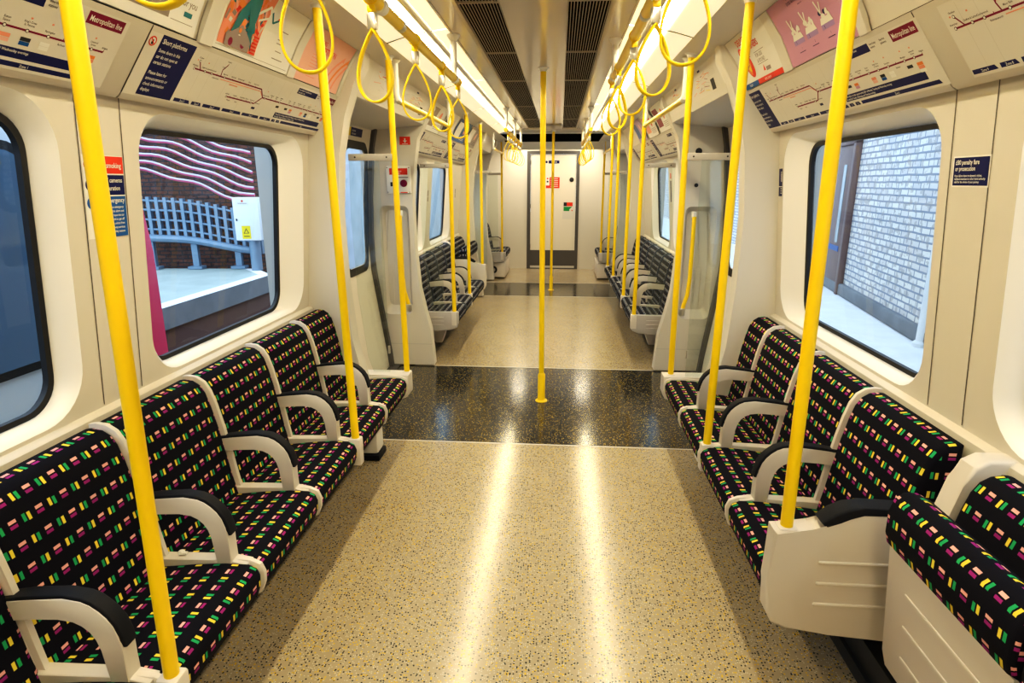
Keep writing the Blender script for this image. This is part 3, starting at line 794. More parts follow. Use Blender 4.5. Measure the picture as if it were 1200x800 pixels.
def make_strap(label, group):
    t = thing('hand_strap', (0, 0, 0), label, 'hand strap', group)
    mb = MB(); mb.lathe([(.0196, -.011), (.0235, -.009), (.0235, .009), (.0196, .011)], (0, 0, 0), 'y', 20); mb.box(-.012, .012, -.012, .012, -.042, -.022, .003)
    mb.build('clamp', 'yellow', t)
    MB().box(-.0145, .0145, -.010, .010, -.088, -.040, .004).build('buckle', 'chrome', t)
    pts = []; H, W = .205, .142; n = 40
    for k in range(n+1):
        a = 2*PI*k/n; pts.append((W/2*math.sin(a)*abs(math.sin(a/2))**1.0 + (.003 if k < n/2 else -.003)*(1 if k in (0, n) else 0), 0, -.085-H*(1-math.cos(a))/2))
    MB().band(pts, (0, 1, 0), .020, .0062).build('loop', 'yellow_strap', t, ang=60)
    return t
ST = {'near left': [(3.475, 8), (3.01, -14), (2.48, 12), (1.93, -6), (1.42, 20), (.895, 10)],
      'near right': [(3.665, 16), (3.25, 32), (2.60, -24), (2.04, 14), (1.54, -8), (1.0, -18)],
      'far left': [(6.75, 10), (7.12, -20), (7.5, 16), (7.95, -8), (8.35, 22), (8.75, 0)],
      'far right': [(6.75, -14), (7.12, 30), (7.5, -26), (7.95, 8), (8.35, -16), (8.75, 24)]}
sp = None
for s, x, z, y0, y1, posts, w, slv in RAILS:
    L = sorted(ST[w])
    for i, (y, a) in enumerate(L):
        lab = '%s yellow loop strap from the near end of the %s overhead handrail' % (ORD[i], w)
        if sp is None: sp = make_strap(lab, ''); o = sp; o.location = (x, y, z)
        else: o = dup(sp, (x, y, z), lab)
        o['group'] = 'straps on the %s handrail' % w
        for ch in o.children:
            if ch.name.startswith(('loop', 'buckle')): ch.rotation_euler = (0, 0, math.radians(a))

# ================================================================== GLASS SCREENS
for s, y, lab in ((-1, 3.515, 'near left'), (1, 3.56, 'near right'), (-1, 5.325, 'far left'), (1, 5.325, 'far right'), (-1, 8.66, 'second left doorway'), (1, 8.66, 'second right doorway'), (-1, 10.26, 'left end bench'), (1, 10.26, 'right end bench')):
    t = thing('glass_screen', (s*.95, y, .47), 'clear glass draught screen with grey top bar at the %s%s' % (lab, '' if 'd' in lab[-9:] and ('doorway' in lab or 'bench' in lab) else ' bench end'), 'glass screen', 'draught screens')
    mb = MB(); mb.box(-s*.115, s*.14, -.014, .014, 1.272, 1.310, .003); 
    tb = mb.build('top_bar', 'grey', t)
    mb = MB()
    for xx in (-.085, .1): mb.lathe([(.005, -.0005), (.005, -.016), (0, -.016)], (s*xx, 0, 1.291), 'y', 10)
    mb.build('screws', 'ink', tb)
    pl = [(-.035, .0), (-.035, 1.272), (.14, 1.272), (.15, .95), (.14, .5), (.10, .1), (.07, 0)]
    MB().prism(pl, -.004, .004, s, 0).build('pane', 'clear', t); pn_ = [c for c in t.children if c.name.startswith('pane')][0]
    MB().box(-s*.042, -s*.03, -.007, .007, .12, .17, .002).build('clip', 'chrome', pn_)
# yellow grab handles in the pillar recesses
for s in (-1, 1):
    for yf in (5.10, ):
        t = thing('grab_bar', (s*1.13, yf, .55), 'curved yellow grab handle on the white pillar beyond the first %s doorway' % SIDE[s], 'grab bar', 'pillar grab bars')
        MB().tube([(s*.10, .0, .80), (s*.10, -.0, .74), (s*.10, -.0, .30), (s*.09, 0, .15), (s*.065, 0, .06), (s*.055, 0, .0)], .0165, 14).build('bar', 'yellow', t)
        MB().lathe([(.02, -.03), (.024, -.02), (.024, .03), (.018, .035)], (s*.055, 0, 0), 'z', 16).build('lower_bracket', 'chrome', t)
        MB().box(s*.085, s*.115, .0, .06, .79, .84, .006).build('upper_bracket', 'white', t)

# ================================================================== PRINTED MATTER
def line_diagram(s, y0, label, box=True, u_off=0.):
    F = Flat(surf(DIA, s, y0), []); U = 1.5
    F.rect(.0+(.0 if box else .235), .010, 1.53, .218, 'paper2')
    if box:
        F.disc(.022, .190, .016, 'red'); F.disc(.022, .190, .012, 'paper2', n=.0013)
        F.disc(.022, .192, .0035, 'ink', n=.0015); F.rect(.0175, .180, .0265, .189, 'ink', n=.0015); F.line(.011, .201, .033, .179, .0035, 'red', n=.0017)
        F.rect(.055, .016, .225, .219, 'navy', n=.0008)
        F.text(.064, .192, 'Short platforms', .016, 'paper', width=.152, n=.0012)
        for i, tx in enumerate(('Some doors in this', 'car do not open at', 'certain stations')): F.text(.064, .164-.0195*i, tx, .0115, 'paper', width=.135)
        for i, tx in enumerate(('Please listen for', 'announcements or', 'check information', 'displays')): F.text(.064, .090-.0195*i, tx, .0115, 'paper', width=.13)
    for u in (.30, .36, .48, .62, .78, .89, .985): F.line(u, .03, u, .212, .0012, 'lline', n=.0009)
    w = .0052
    # the line itself
    seg = [(.262, .148, .735, .148), (.735, .148, .775, .114), (.775, .114, 1.482, .114), (.52, .080, .735, .080), (.735, .080, .775, .114)]
    for a in seg: F.line(*a, w, 'maroon')
    F.line(.275, .178, .297, .149, .0042, 'maroon'); F.line(.425, .149, .418, .172, .0042, 'maroon'); F.line(.418, .172, .436, .196, .0042, 'maroon')
    F.line(.43, .138, .735, .138, .003, 'salmon'); F.line(.735, .138, .763, .121, .003, 'salmon'); F.rect(.50, .126, .56, .131, 'salmon')
    ST1 = [(.262, .148, 'Amersham', 1), (.275, .178, 'Chesham', 1), (.325, .148, 'Chalfont & Latimer', 1), (.367, .148, 'Chorleywood', 1), (.40, .148, 'Rickmansworth', 0), (.418, .172, 'Croxley', 1), (.436, .196, 'Watford', 1), (.45, .148, 'Moor Park', 1), (.505, .148, 'Northwood', 1), (.56, .148, 'Northwood Hills', 1), (.625, .148, 'Pinner', 1), (.68, .148, 'North Harrow', 1), (.795, .114, 'Harrow-on-the-Hill', 1),
           (.52, .080, 'Uxbridge', 1), (.545, .080, 'Hillingdon', 0), (.575, .080, 'Ickenham', 1), (.60, .080, 'Ruislip', 0), (.632, .080, 'Ruislip Manor', 1), (.668, .080, 'Eastcote', 1), (.71, .080, 'Rayners Lane', 1), (.76, .096, 'West Harrow', 0),
           (.845, .114, 'Northwick Park', 1), (.89, .114, 'Preston Road', 1), (.935, .114, 'Wembley Park', 1), (1.02, .114, 'Finchley Road', 1), (1.07, .114, 'Baker Street', 1), (1.125, .114, 'Great Portland Street', 1), (1.18, .114, 'Euston Square', 1), (1.24, .114, "King's Cross", 2), (1.30, .114, 'Farringdon', 1), (1.345, .114, 'Barbican', 0), (1.39, .114, 'Moorgate', 1), (1.44, .114, 'Liverpool Street', 1), (1.482, .114, 'Aldgate', 1)]
    for u, v, nm, up in ST1:
        big = nm in ('Amersham', 'Chesham', 'Moor Park', 'Harrow-on-the-Hill', 'Wembley Park', 'Finchley Road', 'Baker Street', 'Euston Square', "King's Cross", 'Farringdon', 'Moorgate', 'Liverpool Street', 'Uxbridge', 'Chalfont & Latimer', 'Chorleywood', 'Rayners Lane')
        if big: F.disc(u, v, .0052, 'ink', n=.0013, seg=12); F.disc(u, v, .0034, 'paper', n=.0016, seg=12)
        else: F.rect(u-.0012, v, u+.0012, v+.006, 'maroon', n=.0012)
        sz = .0056
        if up == 2:
            F.text(u, v+.020, "King's Cross", sz, 'ink', 'c', .05); F.text(u, v+.012, 'St. Pancras', sz, 'ink', 'c', .05)
        elif ' ' in nm and up == 1 and u > .8:
            a, b = nm.rsplit(' ', 1); F.text(u, v+.018, a, sz, 'ink', 'c', .05); F.text(u, v+.010, b, sz, 'ink', 'c', .05)
        else: F.text(u, v+(.0095 if up else -.0145), nm, sz, 'ink', 'c', .052)
        if nm in ('Amersham', 'Chalfont & Latimer', 'Harrow-on-the-Hill', "King's Cross", 'Farringdon', 'Moorgate', 'Liverpool Street'): F.rect(u-.003, v+.030, u+.003, v+.0345, 'salmon', n=.0012)
    # interchange boxes under the line
    for u, cs in ((.745, ('navy',)), (.935, ('ink',)), (1.02, ('ink',)), (1.07, ('orange', 'lilac')), (1.19, ('salmon', 'pink')), (1.245, ('ink', 'blue')), (1.30, ('paper', 'paper')), (1.40, ('ink',)), (1.45, ('orange', 'salmon', 'paper'))):
        v = .066 if u < .8 else .098
        for i, cname in enumerate(cs): F.rect(u-.014, v-.011*(i+1), u+.014, v-.011*i-.001, cname, n=.0011)
    F.rect(.945, .040, 1.452, .066, 'navy', n=.0008)
    F.text(.952, .055, 'Trains do not run after approximately 2330 on Monday, Tuesday and Wednesday evenings', .0072, 'paper', width=.49); F.text(.952, .044, 'nor early on Tuesday, Wednesday and Thursday mornings', .0072, 'paper', width=.40)
    for u0, u1, tx in ((.24, .33, 'Zone 9'), (.34, .40, 'Zone 8'), (.41, .53, 'Zone 7'), (.54, .68, 'Zone 6'), (.69, .83, 'Zone 5'), (.84, .94, 'Zone 4'), (.95, .985, '3'), (.995, 1.03, '2'), (1.04, 1.50, 'Zone 1')):
        F.quad([(u0, .018), (u1, .018), (u1-.008, .031), (u0, .031)], 'navy', .0008); F.text((u0+u1)/2, .0205, tx, .0075, 'paper', 'c')
    F.rect(1.04, .180, 1.255, .208, 'navy', n=.0008); F.text(1.047, .197, 'Some stations have step-free access', .0078, 'paper', width=.2); F.text(1.047, .185, 'from street to train', .0078, 'paper', width=.16)
    for i, tx in enumerate(('Interchange', 'stations')): F.text(1.265, .198-.011*i, tx, .007, 'ink')
    for i, tx in enumerate(('Step-free', 'platforms')): F.text(1.325, .198-.011*i, tx, .007, 'ink')
    F.rect(1.385, .178, 1.515, .212, 'maroon', n=.0008); F.text(1.393, .187, 'Metropolitan line', .0165, 'paper', width=.115)
    o = F.build('line_diagram'); return tag(o, label, 'poster', 'railway line diagrams above the windows')
line_diagram(-1, 1.833, 'line diagram with blue short platforms box above the near left window')
line_diagram(-1, .215, 'line diagram ending in maroon title above the leftmost window, partly behind the pole')
line_diagram(1, 3.385, 'line diagram with maroon title at its right above the near right window')
line_diagram(1, 1.995, 'line diagram without a blue box at the upper right corner', box=False)
line_diagram(-1, 5.28, 'line diagram above the nearer window of the far left bench')
line_diagram(-1, 6.86, 'line diagram above the farther window of the far left bench')
line_diagram(1, 6.85, 'line diagram above the nearer window of the far right bench')
line_diagram(1, 8.5, 'line diagram above the farther window of the far right bench')

def clipbar(s, y0, y1, label):
    ap = [(d-.004, z-.002) for d, z in ADV]
    a, b = min(y0, y1), max(y0, y1)
    o = offset_strip(ap, .010)
    mb = MB(); mb.prism(ap+[(d+.012, z) for d, z in ADV[::-1]], a, b, s, bev=.003)
    ob = mb.build('poster_clip', 'cream2'); return tag(ob, label, 'poster clip', 'cream clips between the adverts')
for s, y0, y1, lab in ((-1, 2.055, 2.125, 'cream clip between the brown and colourful adverts, upper left'), (-1, 2.70, 2.765, 'cream clip left of the pink advert on the left'), (-1, 3.29, 3.33, 'cream clip right of the pink advert on the left'),
                       (1, 2.70, 2.79, 'cream clip between the white and lilac adverts on the right'), (1, 2.09, 2.14, 'cream clip at the near end of the lilac advert on the right'), (1, 3.315, 3.335, 'cream clip at the far end of the white advert on the right')):
    clipbar(s, y0, y1, lab)
def ad_flat(s, y): return Flat(surf([(d, z) for d, z in ADV], s, y), [])
# brown photo advert, upper left edge
F = ad_flat(-1, 1.42); F.rect(0, .006, .60, .262, 'paper', sub=8); F.rect(.0, .035, .46, .262, 'photo', n=.0012, sub=8)
F.disc(.33, .10, .05, 'ink', n=.002, sy=.5); F.disc(.38, .14, .035, 'paper', n=.0024, sy=.7, rot=.5); F.line(.30, .13, .42, .17, .008, 'ink', n=.0026)
F.text(.50, .115, 'cover', .022, 'teal'); F.text(.50, .085, 'for you', .022, 'tgrey'); F.rect(.525, .055, .565, .070, 'teal', n=.0014); F.line(.47, .035, .58, .035, .002, 'tgrey')
tag(F.build('advert'), 'brown photographic advert reading cover for you at the upper left', 'poster', 'adverts above the windows')
# colourful illustrated advert
F = ad_flat(-1, 2.13); F.rect(0, .004, .565, .262, 'paper', sub=8)
F.rect(.012, .025, .272, .262, 'salmon', n=.0012, sub=8)
rg = random.Random(3)
for k in range(90):
    u, v = rg.uniform(.02, .26), rg.uniform(.06, .25); a = rg.uniform(0, PI); w, h = rg.uniform(.008, .03), rg.uniform(.004, .012)
    c = rg.choice(['orange', 'red', 'pink', 'salmon', 'teal', 'paper2', 'orange', 'tgrey'])
    p = [(-w, -h), (w, -h), (w, h), (-w, h)]; P = [(min(.27, max(.013, u+x*math.cos(a)-y*math.sin(a))), min(.26, max(.03, v+x*math.sin(a)+y*math.cos(a)))) for x, y in p]
    F.quad(P, c, .0016+.00003*k)
F.quad([(.07, .075), (.10, .07), (.125, .13), (.145, .15), (.16, .13), (.175, .075), (.20, .08), (.20, .16), (.185, .21), (.16, .25), (.13, .25), (.11, .20), (.085, .15)], 'teal', .0048)
F.quad([(.05, .026), (.21, .026), (.215, .06), (.18, .085), (.13, .11), (.09, .085), (.05, .06)], 'tgrey', .0052)
F.disc(.085, .042, .014, 'maroon', n=.0056); F.disc(.165, .046, .014, 'maroon', n=.0056); F.disc(.128, .066, .010, 'paper', n=.0057); F.disc(.125, .09, .009, 'orange', n=.0057)
for k in range(6): F.rect(.222, .028+.012*k, .262, .034+.012*k, 'red', n=.0054)
F.line(.19, .17, .25, .215, .012, 'paper', n=.0058); F.line(.25, .215, .27, .19, .010, 'paper', n=.0058); F.line(.21, .15, .27, .175, .009, 'paper', n=.0058)
F.line(.285, .20, .315, .165, .009, 'teal', n=.0016); F.line(.315, .165, .35, .185, .009, 'teal', n=.0016); F.line(.34, .185, .36, .20, .007, 'red', n=.0017)
for k, (u, v, w) in enumerate(((.39, .155, .07), (.40, .12, .05), (.40, .105, .05), (.41, .075, .05), (.40, .045, .09))): F.line(u, v, u+w, v, .0035, 'tgrey', n=.0016)
F.line(.01, .018, .55, .018, .0015, 'tgrey', n=.0014)
tag(F.build('advert'), 'colourful orange and teal illustrated advert above the near left window', 'poster', 'adverts above the windows')
# pink advert
F = ad_flat(-1, 2.768); F.rect(0, .004, .515, .262, 'pink', sub=8)
F.text(.10, .19, 'THE BIG', .020, 'red', n=.002); F.text(.10, .155, 'COMPETITION', .030, 'red', width=.30, n=.002)
for k in range(5): F.line(.10, .135-.014*k, .27, .135-.014*k, .0028, 'salmon', n=.0016)
F.text(.10, .05, 'Enter online', .012, 'red', n=.0016); F.line(.10, .035, .2, .035, .003, 'salmon', n=.0016)
for k, (u, c) in enumerate(((.33, 'salmon'), (.39, 'orange'), (.44, 'salmon'))):
    pts = [(u-.02+.02*j*.5+.006*j*j*.5, .02+.030*j) for j in range(6)]
    for (a, b), (c2, d2) in zip(pts, pts[1:]): F.line(a, b, c2, d2+.002, .016, c, n=.0018+.0002*k)
    e = pts[-1]; F.quad([(e[0]-.018, e[1]-.004), (e[0]+.018, e[1]-.012), (e[0]+.014, e[1]+.022)], c, .0026)
tag(F.build('advert'), 'pink advert with red headline and arrows beside the left pole', 'poster', 'adverts above the windows')
# white advert with orange oval, right
F = ad_flat(1, 3.315); F.rect(0, .004, .52, .262, 'paper', sub=8)
F.text(.13, .205, 'DELIVERING', .030, 'red', width=.24, n=.002); F.text(.16, .165, 'LONDONERS', .030, 'red', width=.235, n=.002)
F.disc(.15, .12, .082, 'red', n=.0018, sy=.62, rot=-1.1, seg=28); F.disc(.15, .12, .072, 'orange', n=.0022, sy=.60, rot=-1.1, seg=28); F.disc(.15, .12, .052, 'pyellow', n=.0026, sy=.56, rot=-1.1, seg=28)
for k in range(5): F.line(.125+.008*k, .09+.014*k, .165+.008*k, .105+.014*k, .004, 'maroon', n=.003)
F.rect(.205, .135, .215, .155, 'maroon', n=.003)
for k in range(2): F.text(.275, .118-.026*k, ('FOR LESS', 'A POUND')[k], .018, 'tgrey', width=.12, n=.002)
for v in (.142, .086): F.line(.27, v, .40, v, .0022, 'tgrey', n=.0018)
F.quad([(.31, .05), (.335, .05), (.325, .078)], 'red', .002); F.rect(.345, .045, .40, .062, 'tgrey', n=.002)
F.rect(.0, .004, .20, .028, 'blue', n=.0018); F.rect(.20, .004, .52, .028, 'red', n=.0018); F.text(.09, .010, 'TODAY', .012, 'paper', 'c', n=.0024); F.text(.33, .010, 'UNTIL SUNDAY', .010, 'paper', 'c', n=.0024)
tag(F.build('advert'), 'white advert with orange oval and red capitals on the right', 'poster', 'adverts above the windows')
# lilac advert
F = ad_flat(1, 2.70); F.rect(0, .004, .56, .262, 'lilac', sub=8)
F.text(.27, .235, 'THE PERFECT MATTRESS', .013, 'navy', 'c', n=.0018); F.text(.27, .215, 'DOES NOT EXIST UNTIL YOU', .012, 'navy', 'c', n=.0018); F.text(.27, .197, 'sleep on it', .007, 'navy', 'c', n=.0018)
for k, u in enumerate((.09, .21, .34)):
    F.quad([(u, .072), (u+.095, .072), (u+.095, .090), (u, .090)], 'lilac2', .0016); F.quad([(u, .090), (u+.095, .090), (u+.085, .112), (u+.012, .112)], 'paper', .0018)
    for j in range(6): F.disc(u+.02+.012*j, .12+.010*math.sin(j*1.7+k), .012, ('paper', 'paper', 'navy')[(j*k+k) % 3 if k == 2 else 0], n=.002+.0001*j, sy=.7, rot=j)
    F.line(u+.03, .125, u+.018, .175, .008, 'paper', n=.003); F.line(u+.03, .13, u+.05, .165, .007, 'paper', n=.003); F.text(u+.02, .075, '123'[k], .011, 'navy', n=.0022)
    F.text(u+.05, .052, '123'[k], .008, 'navy', 'c', n=.0018); F.line(u+.02, .042, u+.075, .042, .0025, 'navy', n=.0018)
tag(F.build('advert'), 'lilac advert with small drawings on the right', 'poster', 'adverts above the windows')
# far adverts
def small_ad(s, y, w, mats, label):
    F = ad_flat(s, y); F.rect(0, .006, w, .262, mats[0], sub=8)
    F.rect(.04, .05, w*.45, .22, mats[1], n=.0014, sub=5); F.disc(w*.7, .15, .05, mats[2], n=.0016)
    for k in range(4): F.line(w*.52, .08-.014*k, w*.92, .08-.014*k, .004, mats[3], n=.0016)
    tag(F.build('advert'), label, 'poster', 'adverts of the far bay')
small_ad(-1, 5.34, .62, ('paper', 'photo', 'salmon', 'tgrey'), 'pale advert with brown photo, first above the far left bench')
small_ad(-1, 6.02, .62, ('paper2', 'ink', 'lline', 'ink'), 'cream advert with a black block, second above the far left bench')
small_ad(-1, 6.70, .8, ('blue', 'paper', 'salmon', 'paper'), 'blue advert, third above the far left bench')
small_ad(-1, 7.60, .8, ('photo', 'paper2', 'pink', 'ink'), 'brown advert, last above the far left bench')
small_ad(1, 6.0, .62, ('paper', 'maroon', 'salmon', 'tgrey'), 'pale advert with maroon block, first above the far right bench')
small_ad(1, 6.75, .66, ('paper2', 'salmon', 'red', 'tgrey'), 'cream advert with pink block, second above the far right bench')
small_ad(1, 7.50, .66, ('lilac2', 'blue', 'pink', 'paper'), 'violet advert, third above the far right bench')
# network maps over the doorways
for s, y, lab in ((-1, 3.62, 'first left'), (1, 5.02, 'first right')):
    for j in range(2):
        F = Flat(surf([(1.0, 2.115), (.93, 2.285)], s, y+(.74*j if s < 0 else -.74*j)), []); F.rect(0, .012, .70, .172, 'paper2')
        rg = random.Random(5+j)
        for k in range(26):
            u, v = rg.uniform(.05, .45), rg.uniform(.03, .15); F.line(u, v, u+rg.uniform(.03, .14), v+rg.choice((0, 0, .012, -.012)), .003, rg.choice(['salmon', 'orange', 'lline', 'pyellow', 'maroon', 'lline']), n=.0014+.00003*k)
        F.rect(.52, .02, .60, .08, 'ink' if j else 'tgrey', n=.0012); F.rect(.30, .155, .36, .166, 'navy', n=.0012)
        for k in range(6): F.line(.5, .10+.008*k, .66, .10+.008*k, .002, 'lline', n=.0012)
        tag(F.build('network_map'), '%s pale network map panel above the %s doorway' % (('nearer', 'farther')[j], lab), 'poster', 'network maps above the doorways')
# stickers
def wallsurf(s, y0, z0):
    return lambda u, v, n: Vector((s*(wd(z0+v)-n-.001), y0+u if s < 0 else y0-u, z0+v))
F = Flat(wallsurf(-1, 1.705, 1.455), [])
F.rect(0, 0, .17, .245, 'paper'); F.rect(.045, .192, .168, .243, 'red', n=.0012); F.rect(.045, .128, .168, .188, 'navy', n=.0012); F.rect(.045, .0, .168, .124, 'blue', n=.0012)
F.text(.158, .209, 'No smoking', .016, 'paper', 'r', .105, n=.002); F.text(.158, .166, 'CCTV cameras', .014, 'paper', 'r', .105, n=.002); F.text(.146, .142, 'in operation', .014, 'paper', 'r', .09, n=.002)
F.text(.162, .105, 'Emergency', .015, 'paper', 'r', .10, n=.002)
for k, tx in enumerate(('In an emergency', 'use the alarm and', 'do not leave the car', 'unless told to get off', 'take advice from', 'railway services', 'for safety reasons')): F.text(.155, .088-.0125*k, tx, .0075, 'paper', 'r', .1, n=.002)
F.disc(.022, .158, .017, 'navy', n=.0012); F.disc(.022, .105, .017, 'blue', n=.0012); F.disc(.022, .217, .017, 'red', n=.0012); F.disc(.022, .217, .012, 'paper', n=.0016); F.line(.012, .227, .032, .207, .004, 'red', n=.002)
tag(F.build('safety_notice'), 'red and blue no smoking and emergency notice between the two left windows', 'sign')
F = Flat(wallsurf(1, 1.885, 1.612), []); F.rect(-.004, -.004, .151, .080, 'paper'); F.rect(0, 0, .147, .076, 'navy', n=.0012)
F.text(.008, .057, '£80 penalty fare', .013, 'paper', width=.10, n=.002); F.text(.008, .040, 'or prosecution', .013, 'paper', width=.085, n=.002)
for k, tx in enumerate(('If you fail to show on demand a ticket,', 'validated smartcard or other travel authority', 'valid for the whole of your journey')): F.text(.008, .024-.0085*k, tx, .0062, 'paper', width=.13, n=.002)
tag(F.build('penalty_notice'), 'navy penalty fare notice right of the near right window', 'sign')
F = Flat(wallsurf(1, 3.29, 1.55), []); F.rect(-.024, 0, .028, .142, 'paper'); F.rect(-.022, .052, .027, .140, 'navy', n=.0012); F.rect(-.022, .002, .027, .048, 'navy', n=.0012)
for k in range(3): F.disc(.008+.007*k, .122, .003, 'paper', n=.0016); F.rect(.006+.007*k, .075, .010+.007*k, .117, 'paper', n=.0016)
for k in range(3): F.line(.004, .040-.011*k, .024, .040-.011*k, .004, 'paper', n=.0016)
tag(F.build('priority_seat_notice'), 'narrow blue priority seat sticker left of the near right window', 'sign')
for s, y, c, lab in ((-1, 6.40, 'tgrey', 'small grey sticker between the far left windows'), (1, 6.52, 'red', 'tall red and navy sticker between the far right windows'), (-1, 8.1, 'tgrey', 'small grey sticker past the far left windows')):
    F = Flat(wallsurf(s, y, 1.42), []); F.rect(0, .0, .08, .30 if c == 'red' else .13, 'paper'); F.rect(.01, .24 if c == 'red' else .06, .07, .295 if c == 'red' else .125, c, n=.0012); F.rect(.01, .005, .07, .22 if c == 'red' else .055, 'navy' if c == 'red' else c, n=.0012)
    tag(F.build('wall_sticker'), lab, 'sign')
# alarm panel on the far left pillar
t = thing('passenger_alarm', (-1.235, 5.15, 1.53), 'white passenger alarm panel with round red handle on the left pillar', 'alarm')
MB().box(-.105, .105, -.022, 0, 0, .225, .010).build('casing', 'white', t); cs_ = t.children[0]
F = Flat(lambda u, v, n: Vector((-.105+u, -.0225-n, v)), []); F.rect(.03, .155, .185, .207, 'red'); F.rect(.105, .13, .19, .138, 'tgrey'); F.text(.06, .178, 'Emergency', .014, 'paper', width=.11); F.text(.06, .162, 'Pull handle', .012, 'paper', width=.11); F.rect(.035, .06, .06, .095, 'ink'); F.rect(.12, .006, .18, .014, 'red')
for u, v in ((.012, .212), (.198, .212), (.012, .012), (.198, .012)): F.disc(u, v, .004, 'ink')
o = F.build('printed_notice'); o.parent = cs_
MB().lathe([(.030, -.022), (.030, -.030), (.022, -.036), (.0, -.036)], (.045, 0, .085), 'y', 20).build('red_handle', 'maroon', cs_)
F = Flat(facing(5.149, -1.215, 1.925), []); F.rect(0, 0, .09, .065, 'red'); F.rect(.040, .030, .050, .052, 'paper', n=.0012); F.quad([(.028, .034), (.045, .014), (.062, .034)], 'paper', .0012); F.rect(.020, .006, .070, .010, 'paper', n=.0012)
tag(F.build('alarm_sign'), 'small red sign with white down arrow above the alarm panel', 'sign')
F = Flat(facing(5.148, -1.47, 1.90), []); F.rect(0, .0, .05, .06, 'pyellow'); F.rect(.05, 0, .16, .06, 'navy', n=.0008); F.text(.057, .035, 'Caution', .014, 'paper'); F.text(.057, .012, 'doors', .014, 'paper'); F.text(.008, .02, '!', .03, 'ink')
# two round black covers on the right pillar
for z, r, lab in ((1.865, .026, 'larger upper'), (1.60, .016, 'smaller lower')):
    o = MB().lathe([(r, 0), (r, -.006), (r*.8, -.010), (0, -.010)], (1.235, 5.15, z), 'y', 20).build('round_cover', 'ink')
    tag(o, '%s round black cover on the right doorway pillar' % lab, 'cover')
F.mb.bm.free()
# yellow and blue strip over the left door
F = Flat(surf([(dd(1.96)-.016, 1.96), (dd(2.03)-.016, 2.03)], -1, 4.40), []); F.rect(0, 0, .16, .06, 'pyellow'); F.rect(.16, 0, .42, .06, 'navy'); F.text(.18, .033, 'Keep clear', .016, 'paper'); F.text(.18, .010, 'of the doors', .016, 'paper'); F.text(.02, .018, 'Stop', .022, 'ink')
tag(F.build('door_sticker'), 'yellow and navy sticker above the first left door window', 'sign')
# end door notices
def endsign(x, z, fn, name, label):
    F = Flat(facing(YE-.001, x, z), []); fn(F); tag(F.build(name), label, 'sign')
def f1(F): F.rect(0, 0, .20, .055, 'navy'); F.disc(-.04, .028, .022, 'navy'); F.text(.10, .018, 'No entry', .024, 'paper', 'c', n=.002)
endsign(-.10, 1.965, f1, 'door_notice', 'narrow navy notice at the top of the end door')
def f2(F):
    F.rect(-.07, 0, .19, .20, 'paper'); F.rect(.0, .0, .19, .20, 'red', n=.0012); F.rect(-.065, .0, .0, .05, 'red', n=.0012)
    for k in range(5): F.line(.02, .17-.034*k, .16, .17-.034*k, .010, 'paper', n=.002)
    F.disc(-.035, .12, .018, 'ink', n=.0014); F.disc(-.035, .175, .016, 'red', n=.0014)
endsign(-.08, 1.52, f2, 'door_notice', 'large red warning notice in the middle of the end door')
def f3(F): F.rect(-.02, -.15, .20, .17, 'paper2'); F.rect(0, .09, .06, .16, 'ink', n=.0012); F.rect(.06, .09, .17, .16, 'red', n=.0012); F.rect(0, 0, .11, .08, 'green', n=.0012); F.quad([(.11, .03), (.16, .08), (.11, .08)], 'green', .0012); F.disc(.16, .01, .012, 'red')
endsign(.195, 1.10, f3, 'door_notice', 'green and red emergency notice low on the end door')

# ================================================================== OUTSIDE
struct(MB().box(-40, 1.9, -10, 60, -1.25, -1.15).build('floor_trackbed', 'ballast'))
# right-hand platform and brick building
struct(MB().box(1.75, 9, -10, 50, -1.1, -.02).build('floor_pavement', 'pave'))
def brickwall(name, a, b, z0, z1, mat):
    a, b = Vector(a), Vector(b); L = (b-a).length; mb = MB()
    mb.poly([(a.x, a.y, z0), (b.x, b.y, z0), (b.x, b.y, z1), (a.x, a.y, z1)], [(0, z0), (L, z0), (L, z1), (0, z1)])
    return mb.build(name, mat)
w = brickwall('brick_building', (2.75, -1.5), (4.85, 12.2), -.02, 4.2, 'brick_pale'); tag(w, 'pale brick building wall beyond the right-hand windows', 'building')
pl = MB(); pl.box(0, .12, -6, 8.1, 0, .30, .03)
def along(y): return 2.75+(y+1.5)*2.1/13.7
wa = -math.atan2(2.1, 13.7)
pl = MB().box(-.06, 0.02, -7, 6.9, 0, .17, .02).build('wall_plinth', 'conc', w); pl.location = (along(5.35)-.005, 5.35, -.02); pl.rotation_euler = (0, 0, wa)
w2 = brickwall('brick_building', (4.85, 12.2), (5.6, 45), -.02, 3.4, 'brick_pale'); tag(w2, 'far continuation of the pale brick wall along the right platform', 'building')
t = thing('brown_door', (along(10.0)-.03, 10.0, -.02), 'brown wooden door with a slit window in the pale brick wall', 'door', rz=wa)
MB().box(-.03, .03, -.62, .62, 0, 2.18, .01).build('door_leaf', 'wood', t); MB().box(-.06, .03, -.72, -.62, 0, 2.28, .01).box(-.06, .03, .62, .72, 0, 2.28, .01).box(-.06, .03, -.72, .72, 2.18, 2.30, .01).build('door_surround', 'wood', t)
MB().box(-.036, -.02, -.34, -.20, .75, 1.9).build('slit_pane', 'woodpane', t); MB().box(-.04, -.02, -.45, .1, .62, .70).build('door_plate', 'blue', t); MB().box(-.05, -.03, .42, .46, .95, 1.08, .006).build('handle', 'chrome', t)
o = MB().tube([(3.865, 6.28, -.02), (3.865, 6.28, 3.2)], .042, 14).lathe([(.07, -.02), (.07, .02), (.05, .04)], (3.865, 6.28, 0), 'z').build('drainpipe', 'edge'); tag(o, 'white drainpipe against the pale brick wall at the right window edge', 'drainpipe')
